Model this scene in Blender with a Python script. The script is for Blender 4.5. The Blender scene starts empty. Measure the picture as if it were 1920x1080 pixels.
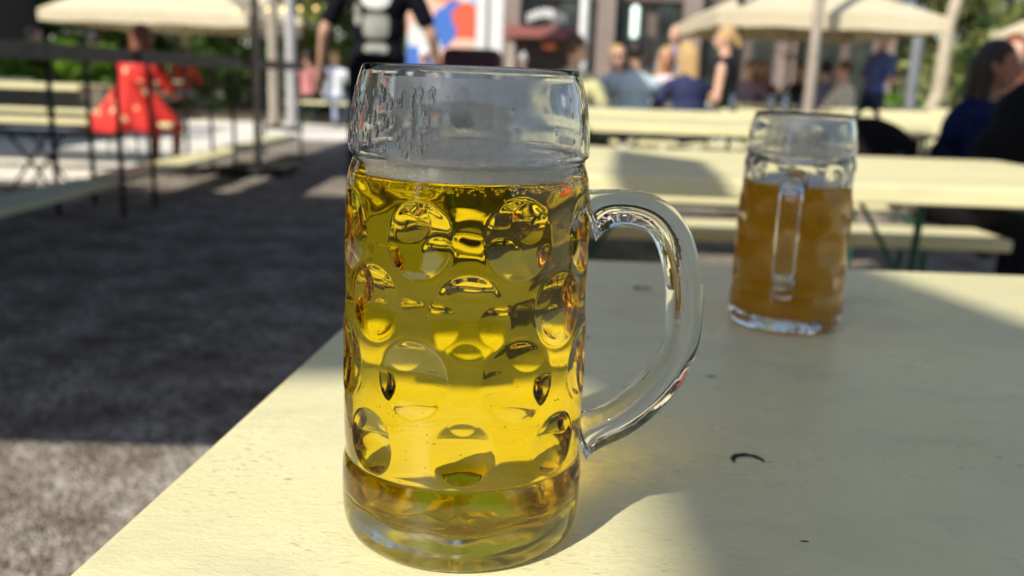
import bpy, bmesh, math, random
import numpy as np
from mathutils import Vector, Matrix, Euler
random.seed(7); np.random.seed(7)
R = math.radians
S = bpy.context.scene
C = S.collection

# ------------------------------------------------------------------ camera
F_PX = 1700.0; HZ = 390.0; TH = math.atan(HZ/F_PX); ROLL = 0.036
TZ = 0.76                                   # table top height
CZ = TZ + 0.1935                            # camera height
fw = Vector((0, math.cos(TH), -math.sin(TH)))
r0 = Vector((1, 0, 0)); u0 = Vector((0, math.sin(TH), math.cos(TH)))
cr = r0*math.cos(ROLL) + u0*math.sin(ROLL)
cu = u0*math.cos(ROLL) - r0*math.sin(ROLL)
CP = Vector((0, 0, CZ))
def ray(px, py): return fw*F_PX + cr*(px-960) - cu*(py-540)
def P(px, py, Y):
    d = ray(px, py); return CP + d*(Y/d.y)
def G(px, py, h=0.0):
    d = ray(px, py); return CP + d*((h-CZ)/d.z)
def XY(px, Y): return P(px, 150, Y).x
cam = bpy.data.cameras.new('camera'); co = bpy.data.objects.new('camera', cam); C.objects.link(co)
m = Matrix((cr, cu, -fw)).transposed().to_4x4(); m.translation = CP
co.matrix_world = m
cam.sensor_width = 36; cam.lens = F_PX/1920*36; cam.clip_start = 0.02; cam.clip_end = 500
cam.dof.use_dof = True; cam.dof.focus_distance = 0.345; cam.dof.aperture_fstop = 8.6
S.camera = co

# ------------------------------------------------------------------ light
SAZ = R(38); SEL = R(40)                      # light travels 38 deg right of forward
w = bpy.data.worlds.new('World'); S.world = w; w.use_nodes = True
nt = w.node_tree; bg = nt.nodes['Background']
sky = nt.nodes.new('ShaderNodeTexSky'); sky.sky_type = 'NISHITA'; sky.sun_disc = False
sky.sun_elevation = SEL; sky.sun_rotation = math.pi + SAZ
nt.links.new(sky.outputs[0], bg.inputs[0]); bg.inputs[1].default_value = 0.125
sl = bpy.data.lights.new('sun', 'SUN'); sl.energy = 5.0; sl.angle = R(0.5); sl.color = (1, .94, .80)
so = bpy.data.objects.new('sun', sl); C.objects.link(so)
LD = Vector((math.sin(SAZ)*math.cos(SEL), math.cos(SAZ)*math.cos(SEL), -math.sin(SEL)))
so.rotation_euler = LD.to_track_quat('-Z', 'Y').to_euler(); so.location = (-8, -10, 12)
def cast(x, y, z, H):
    """point at height H whose shadow falls on (x,y,z)"""
    k = (H-z)/LD.z
    return Vector((x, y, z)) + LD*k
sl.cycles.is_caustics_light = True
S.view_settings.view_transform = 'Standard'; S.view_settings.look = 'None'
S.view_settings.exposure = 0.27; S.view_settings.gamma = 1
cy = S.cycles
cy.use_denoising = True; cy.max_bounces = 18; cy.transmission_bounces = 16; cy.transparent_max_bounces = 16
cy.diffuse_bounces = 4; cy.glossy_bounces = 6; cy.caustics_reflective = True; cy.caustics_refractive = True
cy.sample_clamp_indirect = 40; cy.blur_glossy = 0.3

# ------------------------------------------------------------------ materials
MATS = {}
def new_mat(name):
    mt = bpy.data.materials.new(name); mt.use_nodes = True
    n = mt.node_tree.nodes; l = mt.node_tree.links
    return mt, n, l, n['Principled BSDF'], n['Material Output']
def N(n, t, **k):
    x = n.new('ShaderNode'+t)
    for a, b in k.items():
        if a in x.inputs.keys(): x.inputs[a].default_value = b
        else: setattr(x, a, b)
    return x
def ramp(n, stops):
    r = n.new('ShaderNodeValToRGB'); e = r.color_ramp.elements
    while len(e) < len(stops): e.new(0.5)
    for i, (p, c) in enumerate(stops):
        e[i].position = p; e[i].color = (*c, 1) if len(c) == 3 else c
    return r
def basic(name, col, rough=.6, var=.25, scale=8, bump=.15, metal=0, bscale=None, trans=0, sheen=0):
    """painted/cloth/wood like surface: colour broken by noise, bumped"""
    if name in MATS: return MATS[name]
    mt, n, l, p, o = new_mat(name)
    tc = N(n, 'TexCoord'); nz = N(n, 'TexNoise', Scale=scale, Detail=6, Roughness=.6)
    l.new(tc.outputs['Object'], nz.inputs['Vector'])
    c1 = tuple(min(1, c*(1+var)) for c in col); c0 = tuple(c*(1-var) for c in col)
    rp = ramp(n, [(.3, c0), (.7, c1)]); l.new(nz.outputs[0], rp.inputs[0])
    l.new(rp.outputs[0], p.inputs['Base Color'])
    p.inputs['Roughness'].default_value = rough; p.inputs['Metallic'].default_value = metal
    if sheen: p.inputs['Sheen Weight'].default_value = sheen
    nb = N(n, 'TexNoise', Scale=bscale or scale*6, Detail=5); l.new(tc.outputs['Object'], nb.inputs['Vector'])
    b = N(n, 'Bump', Strength=bump, Distance=.01); l.new(nb.outputs[0], b.inputs['Height'])
    l.new(b.outputs[0], p.inputs['Normal'])
    if trans:
        tr = N(n, 'BsdfTranslucent'); l.new(rp.outputs[0], tr.inputs[0])
        mx = N(n, 'MixShader'); mx.inputs[0].default_value = trans
        l.new(p.outputs[0], mx.inputs[1]); l.new(tr.outputs[0], mx.inputs[2]); l.new(mx.outputs[0], o.inputs[0])
    MATS[name] = mt; return mt

def paint_mat(name, near=False):
    mt, n, l, p, o = new_mat(name)
    tc = N(n, 'TexCoord'); ob = tc.outputs['Object']
    
    n1 = N(n, 'TexNoise', Scale=3.5, Detail=8, Roughness=.65); l.new(ob, n1.inputs[0])
    rp = ramp(n, [(.3, (.70, .645, .37)), (.7, (.80, .745, .45))]); l.new(n1.outputs[0], rp.inputs[0])
    col = rp.outputs[0]
    rough_src = None
    if near:
        # worn specks: short dark flecks where a large mask lets them through
        mp = N(n, 'Mapping'); mp.inputs['Scale'].default_value = (1, 2.6, 1); mp.inputs['Rotation'].default_value = (0, 0, .1)
        l.new(ob, mp.inputs[0])
        vo = N(n, 'TexNoise', Scale=150, Detail=3, Roughness=.55); l.new(mp.outputs[0], vo.inputs[0])
        r1 = ramp(n, [(.34, (1, 1, 1)), (.405, (0, 0, 0))]); l.new(vo.outputs[0], r1.inputs[0])
        mk_ = N(n, 'TexNoise', Scale=9, Detail=4, Roughness=.6); l.new(ob, mk_.inputs[0])
        r2 = ramp(n, [(.47, (0, 0, 0)), (.66, (.8, .8, .8))]); l.new(mk_.outputs[0], r2.inputs[0])
        mu = N(n, 'Math', operation='MULTIPLY'); l.new(r1.outputs[0], mu.inputs[0]); l.new(r2.outputs[0], mu.inputs[1])
        mx = N(n, 'MixRGB'); l.new(mu.outputs[0], mx.inputs[0]); l.new(col, mx.inputs[1]); mx.inputs[2].default_value = (.36, .27, .15, 1)
        # sparse dark nicks
        v2 = N(n, 'TexVoronoi', Scale=26, Randomness=1); mp2 = N(n, 'Mapping'); mp2.inputs['Scale'].default_value = (.6, 1.6, 1)
        l.new(ob, mp2.inputs[0]); l.new(mp2.outputs[0], v2.inputs[0])
        r3 = ramp(n, [(.045, (1, 1, 1)), (.07, (0, 0, 0))]); l.new(v2.outputs['Distance'], r3.inputs[0])
        n5 = N(n, 'TexNoise', Scale=14, Detail=2); l.new(ob, n5.inputs[0])
        r5 = ramp(n, [(.56, (0, 0, 0)), (.6, (1, 1, 1))]); l.new(n5.outputs[0], r5.inputs[0])
        m3 = N(n, 'Math', operation='MULTIPLY'); l.new(r3.outputs[0], m3.inputs[0]); l.new(r5.outputs[0], m3.inputs[1])
        mx2 = N(n, 'MixRGB'); l.new(m3.outputs[0], mx2.inputs[0]); l.new(mx.outputs[0], mx2.inputs[1]); mx2.inputs[2].default_value = (.12, .09, .06, 1)
        # broad dirty smears
        mp3 = N(n, 'Mapping'); mp3.inputs['Scale'].default_value = (1.3, 2.6, 1); l.new(ob, mp3.inputs[0])
        n6 = N(n, 'TexNoise', Scale=5, Detail=7, Roughness=.7); l.new(mp3.outputs[0], n6.inputs[0])
        r6 = ramp(n, [(.50, (0, 0, 0)), (.78, (.5, .5, .5))]); l.new(n6.outputs[0], r6.inputs[0])
        mx3 = N(n, 'MixRGB'); l.new(r6.outputs[0], mx3.inputs[0]); l.new(mx2.outputs[0], mx3.inputs[1]); mx3.inputs[2].default_value = (.40, .35, .26, 1)
        col = mx3.outputs[0]
        # pitted brushed paint relief
        mb = N(n, 'Mapping'); mb.inputs['Scale'].default_value = (1, 1.7, 1); l.new(ob, mb.inputs[0])
        b1 = N(n, 'TexNoise', Scale=210, Detail=4, Roughness=.55, Distortion=.8); l.new(mb.outputs[0], b1.inputs[0])
        b2 = N(n, 'TexNoise', Scale=55, Detail=6, Roughness=.6); l.new(mb.outputs[0], b2.inputs[0])
        bp1 = N(n, 'Bump', Strength=.8, Distance=.0005); l.new(b1.outputs[0], bp1.inputs['Height'])
        bp2 = N(n, 'Bump', Strength=.2, Distance=.0007); l.new(b2.outputs[0], bp2.inputs['Height']); l.new(bp1.outputs[0], bp2.inputs['Normal'])
        l.new(bp2.outputs[0], p.inputs['Normal'])
        r7 = ramp(n, [(.3, (.22, .22, .22)), (.7, (.42, .42, .42))]); l.new(n6.outputs[0], r7.inputs[0]); l.new(r7.outputs[0], p.inputs['Roughness'])
    else:
        p.inputs['Roughness'].default_value = .5
        wv = N(n, 'TexNoise', Scale=9, Detail=6); mp = N(n, 'Mapping'); mp.inputs['Scale'].default_value = (.3, 6, 1)
        l.new(ob, mp.inputs[0]); l.new(mp.outputs[0], wv.inputs[0])
        r1 = ramp(n, [(.55, (0, 0, 0)), (.75, (.5, .5, .5))]); l.new(wv.outputs[0], r1.inputs[0])
        mx = N(n, 'MixRGB'); l.new(r1.outputs[0], mx.inputs[0]); l.new(col, mx.inputs[1]); mx.inputs[2].default_value = (.42, .37, .24, 1)
        col = mx.outputs[0]
    l.new(col, p.inputs['Base Color'])
    return mt
M_TABLE = paint_mat('table paint', True)
M_PAINT = paint_mat('bench paint')
M_GREEN = basic('green metal', (.02, .12, .07), .4, .3, 20, .05, metal=.2)
M_DARKMETAL = basic('dark metal', (.03, .03, .035), .4, .3, 20, .05, metal=.5)
M_DARKWOOD = basic('weathered dark wood', (.16, .13, .095), .7, .35, 14, .3)
M_HIGHWOOD = basic('weathered grey wood', (.13, .11, .085), .6, .3, 14, .3)
M_CANVAS = basic('cream canvas', (.72, .63, .45), .85, .06, 4, .1, trans=.22)
M_CANVAS_D = basic('dense beige canvas', (.55, .50, .40), .9, .06, 4, .1)
M_POLE = basic('grey wood pole', (.36, .31, .26), .6, .2, 10, .1)
M_WHITEM = basic('white lacquered metal', (.72, .72, .72), .4, .06, 6, .03)
M_BLACKRING = basic('dark gap filler', (.008, .008, .009), .9, .2, 300, .2)

def ground_mat():
    mt, n, l, p, o = new_mat('gravel')
    tc = N(n, 'TexCoord'); ob = tc.outputs['Object']
    v = N(n, 'TexVoronoi', Scale=120); l.new(ob, v.inputs[0])
    hs = N(n, 'SeparateColor'); l.new(v.outputs['Color'], hs.inputs[0])
    rp = ramp(n, [(0, (.15, .12, .095)), (.35, (.42, .37, .315)), (.7, (.64, .585, .52)), (1, (.82, .78, .72))])
    l.new(hs.outputs[0], rp.inputs[0])
    n1 = N(n, 'TexNoise', Scale=3.2, Detail=9, Roughness=.7); l.new(ob, n1.inputs[0])
    r1 = ramp(n, [(.36, (.34, .29, .26)), (.60, (1, 1, 1))]); l.new(n1.outputs[0], r1.inputs[0])
    mx = N(n, 'MixRGB', blend_type='MULTIPLY'); mx.inputs[0].default_value = .85
    l.new(rp.outputs[0], mx.inputs[1]); l.new(r1.outputs[0], mx.inputs[2])
    v2 = N(n, 'TexVoronoi', Scale=22); l.new(ob, v2.inputs[0])
    s2 = N(n, 'SeparateColor'); l.new(v2.outputs['Color'], s2.inputs[0])
    r2 = ramp(n, [(0, (.55, .52, .5)), (1, (1.0, 1.0, 1.0))]); l.new(s2.outputs[1], r2.inputs[0])
    mx2 = N(n, 'MixRGB', blend_type='MULTIPLY'); mx2.inputs[0].default_value = .8
    l.new(mx.outputs[0], mx2.inputs[1]); l.new(r2.outputs[0], mx2.inputs[2])
    l.new(mx2.outputs[0], p.inputs['Base Color']); p.inputs['Roughness'].default_value = .95
    p.inputs['Specular IOR Level'].default_value = .15
    b = N(n, 'Bump', Strength=1, Distance=.012); l.new(v.outputs['Distance'], b.inputs['Height']); b.invert = True
    l.new(b.outputs[0], p.inputs['Normal'])
    return mt

def leaf_mat(name, col, trans=.4):
    if name in MATS: return MATS[name]
    mt, n, l, p, o = new_mat(name)
    gi = N(n, 'NewGeometry'); rp = ramp(n, [(0, tuple(c*.55 for c in col)), (.6, col), (1, tuple(min(1, c*1.7) for c in col))])
    l.new(gi.outputs['Random Per Island'], rp.inputs[0]); l.new(rp.outputs[0], p.inputs['Base Color']); p.inputs['Roughness'].default_value = .45
    tr = N(n, 'BsdfTranslucent'); l.new(rp.outputs[0], tr.inputs[0])
    mx = N(n, 'MixShader'); mx.inputs[0].default_value = trans
    l.new(p.outputs[0], mx.inputs[1]); l.new(tr.outputs[0], mx.inputs[2]); l.new(mx.outputs[0], o.inputs[0])
    MATS[name] = mt; return mt

def glass_mat(name, ior, col=(1, 1, 1), rough=0.0, bump=None):
    mt, n, l, p, o = new_mat(name); n.remove(p)
    g = N(n, 'BsdfGlass', IOR=ior, Roughness=rough); g.inputs['Color'].default_value = (*col, 1)
    l.new(g.outputs[0], o.inputs[0])
    if bump:
        tc = N(n, 'TexCoord'); nz = N(n, 'TexNoise', Scale=bump[0], Detail=3); l.new(tc.outputs['Object'], nz.inputs[0])
        b = N(n, 'Bump', Strength=bump[1], Distance=bump[2]); l.new(nz.outputs[0], b.inputs['Height']); l.new(b.outputs[0], g.inputs['Normal'])
    return mt

# ------------------------------------------------------------------ object helpers
def tag(o, label=None, cat=None, group=None, kind=None):
    if label: o['label'] = label
    if cat: o['category'] = cat
    if group: o['group'] = group
    if kind: o['kind'] = kind
    return o
def empty(name, loc, rz=0):
    o = bpy.data.objects.new(name, None); o.empty_display_size = .1; C.objects.link(o)
    o.location = loc; o.rotation_euler = (0, 0, rz); return o
def mk(name, bm, mat, parent=None, smooth=False, bevel=0, seg=2):
    me = bpy.data.meshes.new(name)
    if isinstance(bm, bmesh.types.BMesh): bm.to_mesh(me); bm.free()
    else: me.from_pydata(*bm); me.update()
    if smooth:
        me.polygons.foreach_set('use_smooth', [True]*len(me.polygons))
    me.materials.append(mat)
    o = bpy.data.objects.new(name, me); C.objects.link(o)
    if parent: o.parent = parent
    if bevel:
        b = o.modifiers.new('bevel', 'BEVEL'); b.width = bevel; b.segments = seg; b.limit_method = 'ANGLE'
        me.polygons.foreach_set('use_smooth', [True]*len(me.polygons))
        wn = o.modifiers.new('wn', 'WEIGHTED_NORMAL'); wn.keep_sharp = False
    return o
def box(bm, x0, x1, y0, y1, z0, z1):
    v = [bm.verts.new(p) for p in ((x0, y0, z0), (x1, y0, z0), (x1, y1, z0), (x0, y1, z0), (x0, y0, z1), (x1, y0, z1), (x1, y1, z1), (x0, y1, z1))]
    for f in ((0, 3, 2, 1), (4, 5, 6, 7), (0, 1, 5, 4), (1, 2, 6, 5), (2, 3, 7, 6), (3, 0, 4, 7)): bm.faces.new([v[i] for i in f])
    return v
def prism(bm, pts, z0, z1):
    a = [bm.verts.new((x, y, z0)) for x, y in pts]; b = [bm.verts.new((x, y, z1)) for x, y in pts]; k = len(pts)
    bm.faces.new(a[::-1]); bm.faces.new(b)
    for i in range(k): bm.faces.new((a[i], a[(i+1) % k], b[(i+1) % k], b[i]))
def frame_of(d):
    d = Vector(d).normalized(); a = Vector((0, 0, 1)) if abs(d.z) < .9 else Vector((1, 0, 0))
    x = d.cross(a).normalized(); return x, d.cross(x).normalized(), d
def capsule(bm, a, b, ra, rb, seg=12, flat=1.0, caps=True):
    a = Vector(a); b = Vector(b); x, y, d = frame_of(b-a if (b-a).length > 1e-6 else Vector((0, 0, 1)))
    rings = []
    prof = [(a, ra*math.cos(t), -ra*math.sin(t)) for t in (R(80), R(55), R(28), 0)] + [(b, rb*math.cos(t), rb*math.sin(t)) for t in (0, R(28), R(55), R(80))] if caps else [(a, ra, 0), (b, rb, 0)]
    for c, r, off in prof:
        rings.append([bm.verts.new(c + d*off + x*(r*math.cos(2*math.pi*i/seg)) + y*(r*flat*math.sin(2*math.pi*i/seg))) for i in range(seg)])
    for r1, r2 in zip(rings, rings[1:]):
        for i in range(seg): bm.faces.new((r1[i], r1[(i+1) % seg], r2[(i+1) % seg], r2[i]))
    bm.faces.new(rings[0][::-1]); bm.faces.new(rings[-1])
def ellipsoid(bm, c, s, rot=None, u=16, v=10):
    mt = Matrix.Translation(c) @ (rot.to_4x4() if rot else Matrix()) @ Matrix.Diagonal((*s, 1))
    bmesh.ops.create_uvsphere(bm, u_segments=u, v_segments=v, radius=1, matrix=mt)
def lathe(prof, seg, disp=None):
    """prof list of (r,z); open surface; r==0 collapses"""
    vs, fs, rows = [], [], []
    for r, z in prof:
        if r < 1e-6: rows.append([len(vs)]); vs.append((0, 0, z)); continue
        row = []
        for i in range(seg):
            a = 2*math.pi*i/seg; rr = r + (disp(a, z) if disp else 0)
            row.append(len(vs)); vs.append((rr*math.cos(a), rr*math.sin(a), z))
        rows.append(row)
    for r1, r2 in zip(rows, rows[1:]):
        if len(r1) == 1 and len(r2) > 1:
            for i in range(seg): fs.append((r1[0], r2[(i+1) % seg], r2[i]))
        elif len(r2) == 1 and len(r1) > 1:
            for i in range(seg): fs.append((r1[i], r1[(i+1) % seg], r2[0]))
        elif len(r1) > 1:
            for i in range(seg): fs.append((r1[i], r1[(i+1) % seg], r2[(i+1) % seg], r2[i]))
    return (vs, [], fs)
def smoothprof(pts, n):
    """catmull-rom resample of a profile"""
    p = [pts[0]] + list(pts) + [pts[-1]]; out = []
    tot = len(pts)-1
    for i in range(tot):
        p0, p1, p2, p3 = p[i], p[i+1], p[i+2], p[i+3]
        k = max(1, int(math.ceil(n*math.hypot(p2[0]-p1[0], p2[1]-p1[1])/sum(math.hypot(b[0]-a[0], b[1]-a[1]) for a, b in zip(pts, pts[1:])))))
        for j in range(k):
            t = j/k
            out.append(tuple(.5*((2*p1[c]) + (-p0[c]+p2[c])*t + (2*p0[c]-5*p1[c]+4*p2[c]-p3[c])*t*t + (-p0[c]+3*p1[c]-3*p2[c]+p3[c])*t**3) for c in range(len(p1))))
    out.append(tuple(pts[-1])); return out
def copy_tree(o, parent=None):
    c = o.copy(); C.objects.link(c)
    if parent: c.parent = parent
    for ch in list(o.children): copy_tree(ch, c)
    return c

# ------------------------------------------------------------------ ground
bm = bmesh.new(); bmesh.ops.create_grid(bm, x_segments=60, y_segments=60, size=150, matrix=Matrix.Translation((0, 60, 0)))
tag(mk('ground', bm, ground_mat()), kind='structure')

pm, pn, pl, pp, po = new_mat('gravel painted sunlit')  # same gravel farther off, its sunlit brightness put into a paler colour
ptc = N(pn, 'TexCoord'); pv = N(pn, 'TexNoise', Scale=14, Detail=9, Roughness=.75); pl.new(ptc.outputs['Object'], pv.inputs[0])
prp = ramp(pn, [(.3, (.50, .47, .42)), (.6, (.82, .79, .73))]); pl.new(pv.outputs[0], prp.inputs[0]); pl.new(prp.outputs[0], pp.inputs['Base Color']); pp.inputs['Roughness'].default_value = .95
bm = bmesh.new()
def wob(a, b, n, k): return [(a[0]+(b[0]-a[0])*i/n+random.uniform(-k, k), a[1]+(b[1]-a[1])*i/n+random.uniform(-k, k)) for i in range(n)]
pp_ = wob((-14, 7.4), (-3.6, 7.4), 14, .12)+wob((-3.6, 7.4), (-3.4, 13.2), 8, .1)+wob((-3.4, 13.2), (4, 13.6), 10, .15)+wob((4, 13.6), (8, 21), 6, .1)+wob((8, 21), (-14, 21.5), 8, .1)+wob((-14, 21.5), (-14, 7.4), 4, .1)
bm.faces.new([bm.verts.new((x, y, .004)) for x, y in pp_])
tag(mk('path', bm, pm), kind='structure')  # sheet added over the far gravel to make it look brighter lit
# ------------------------------------------------------------------ mugs
M_GLASS = glass_mat('mug glass', 1.5, (.985, .992, .985), rough=.026)
M_DROP = glass_mat('water drop', 1.33, (1, 1, 1), rough=.06)
M_UNDER = glass_mat('stippled glass underside', 1.5, (.98, .985, .98), rough=.18)
M_HGLASS = glass_mat('handle glass', 1.5, (.985, .992, .985), rough=.02, bump=(190, .16, .0006))
def mug_meshes(seg, rows_n, phase, H=.198, lvl=.1565, depth=.0025, handle_az=0.0):
    k = H/.198
    outer = [(0, 0.0016), (.012, .0024), (.022, .0014), (.030, .0022), (.040, .0012), (.0445, 0.0004), (.0483, .0008), (.0508, .0045), (.0521, .012), (.0525, .022), (.0523, .030), (.0515, .0343), (.0508, .0365), (.0511, .039),
             (.0515, .048), (.0517, .07), (.0514, .10), (.0508, .125), (.0502, .145), (.0494, .1545), (.0480, .1592), (.0475, .1612), (.0479, .1628), (.0488, .1636), (.0492, .1655), (.0489, .172),
             (.0476, .183), (.0456, .1915), (.0442, .1957), (.0434, .1974), (.0426, .1979), (.0418, .1972), (.0417, .195)]
    dry = [(.0417, .195), (.0430, .190), (.0448, .182), (.0459, .172), (.0461, .164), (.0457, .1605), (.0456, lvl)]
    wet = [(.0456, lvl), (.0459, .148), (.0463, .13), (.0466, .10), (.0466, .065), (.0463, .046), (.0460, .031), (.0450, .0215), (.041, .0150), (.033, .0120), (.020, .0108), (.010, .0104), (0, .0102)]
    wet = wet[:1]+[q for q in wet[1:] if q[1] < lvl-.004]
    cells = []
    for row, z in enumerate((.0525, .0795, .1075, .136)):
        for j in range(8):
            a = phase + (j + .5*(row % 2))*math.pi/4
            rr = (.0135, .0162, .0160, .0158)[row]*(1+.05*math.sin(j*3+row))
            z += .0012*math.sin(j*5+row*2); a += .03*math.sin(j*7+row)
            if row in (0, 3) and abs((a-handle_az+math.pi) % (2*math.pi)-math.pi) < .25: continue
            cells.append((a % (2*math.pi), z, rr))
    def disp(a, z):
        if z < .006: return .0
        if z < .038: return .00008*math.sin(7*a+z*300)+.00005*math.sin(17*a-z*520)
        if z > .1535: return 0
        d = 0
        for ca, cz, rr in cells:
            dz = (z-cz)/(rr*.98)
            if abs(dz) > 1.25: continue
            da = (a-ca+math.pi) % (2*math.pi) - math.pi
            q = math.hypot(da*.0522/(rr*.93), dz)
            if q < 1: d += -depth*(1-q*q)**1.08
            if .86 < q < 1.14: d += .00008*math.cos((q-1.0)/.14*math.pi/2)
        return d
    o = smoothprof(outer, rows_n)
    om = lathe(o, seg, disp)
    dm = lathe(smoothprof(dry, 40), seg)
    wm = lathe(smoothprof(wet, 90), seg, lambda a, z: -.35*disp(a, z)*0)
    return om, dm, wm
def merge(*ms):
    vs, fs = [], []
    for m_ in ms:
        b = len(vs); vs += list(m_[0]); fs += [tuple(i+b for i in f) for f in m_[2]]
    return (vs, [], fs)
def flip(m_): return (m_[0], [], [tuple(reversed(f)) for f in m_[2]])
def fixed(name, data, mat, parent, flipn=False):
    o = mk(name, data, mat, parent, smooth=True)
    bm = bmesh.new(); bm.from_mesh(o.data); bmesh.ops.remove_doubles(bm, verts=bm.verts, dist=1e-6)
    if flipn: bmesh.ops.reverse_faces(bm, faces=bm.faces)
    bm.to_mesh(o.data); bm.free(); o.data.polygons.foreach_set('use_smooth', [True]*len(o.data.polygons))
    return o
def handle_mesh(path, wid, thk, seg=28, n=90):
    """path: (r,z) centreline in the handle's plane (XZ)"""
    p = smoothprof(path, n); vs, fs = [], []
    for i, q in enumerate(p):
        a = p[max(0, i-1)]; b = p[min(len(p)-1, i+1)]; t = Vector((b[0]-a[0], 0, b[1]-a[1])).normalized(); nn = Vector((-t.z, 0, t.x))
        f = i/(len(p)-1); fl = 1 + .55*max(0, 1-f/.09)**2 + .45*max(0, 1-(1-f)/.09)**2
        for j in range(seg):
            an = 2*math.pi*j/seg; c, s = math.cos(an), math.sin(an)
            e = .78
            x = thk/2*fl*math.copysign(abs(c)**e, c); y = wid/2*math.copysign(abs(s)**e, s)*(1+.3*(fl-1))
            v = Vector((q[0], 0, q[1])) + nn*x + Vector((0, 1, 0))*y
            vs.append(tuple(v))
    L = len(p)
    for i in range(L-1):
        for j in range(seg):
            fs.append((i*seg+j, i*seg+(j+1) % seg, (i+1)*seg+(j+1) % seg, (i+1)*seg+j))
    fs.append(tuple(range(seg))[::-1]); fs.append(tuple((L-1)*seg+j for j in range(seg)))
    return (vs, [], fs)

def beer_mat_clear():
    mt, n, l, p, o = new_mat('clear golden beer'); n.remove(p)
    g = N(n, 'BsdfGlass', IOR=1.333/1.5, Roughness=.028); g.inputs['Color'].default_value = (.985, .845, .12, 1)
    l.new(g.outputs[0], o.inputs[0]); return mt
def beer_mat_hazy():
    mt, n, l, p, o = new_mat('cloudy amber beer')
    tc = N(n, 'TexCoord'); nz = N(n, 'TexNoise', Scale=30, Detail=3); l.new(tc.outputs['Object'], nz.inputs[0])
    rp = ramp(n, [(.3, (1.0, .62, .05)), (.7, (1.0, .74, .09))]); l.new(nz.outputs[0], rp.inputs[0])
    d = N(n, 'BsdfTranslucent'); l.new(rp.outputs[0], d.inputs[0])
    df = N(n, 'BsdfDiffuse'); l.new(rp.outputs[0], df.inputs[0])
    m0 = N(n, 'MixShader'); m0.inputs[0].default_value = .4; l.new(d.outputs[0], m0.inputs[1]); l.new(df.outputs[0], m0.inputs[2])
    g = N(n, 'BsdfGlass', IOR=1.333/1.5, Roughness=.15); g.inputs['Color'].default_value = (.95, .66, .15, 1)
    m1 = N(n, 'MixShader'); m1.inputs[0].default_value = .22
    l.new(m0.outputs[0], m1.inputs[1]); l.new(g.outputs[0], m1.inputs[2]); l.new(m1.outputs[0], o.inputs[0]); return mt
def foam_mat():
    mt, n, l, p, o = new_mat('beer foam')
    tc = N(n, 'TexCoord'); v = N(n, 'TexVoronoi', Scale=650); l.new(tc.outputs['Object'], v.inputs[0])
    p.inputs['Base Color'].default_value = (.95, .94, .89, 1); p.inputs['Roughness'].default_value = .35
    b = N(n, 'Bump', Strength=.6, Distance=.0006); l.new(v.outputs['Distance'], b.inputs['Height']); l.new(b.outputs[0], p.inputs['Normal'])
    tr = N(n, 'BsdfTranslucent'); tr.inputs[0].default_value = (.9, .86, .72, 1)
    mx = N(n, 'MixShader'); mx.inputs[0].default_value = .28; l.new(p.outputs[0], mx.inputs[1]); l.new(tr.outputs[0], mx.inputs[2]); l.new(mx.outputs[0], o.inputs[0])
    return mt
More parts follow.
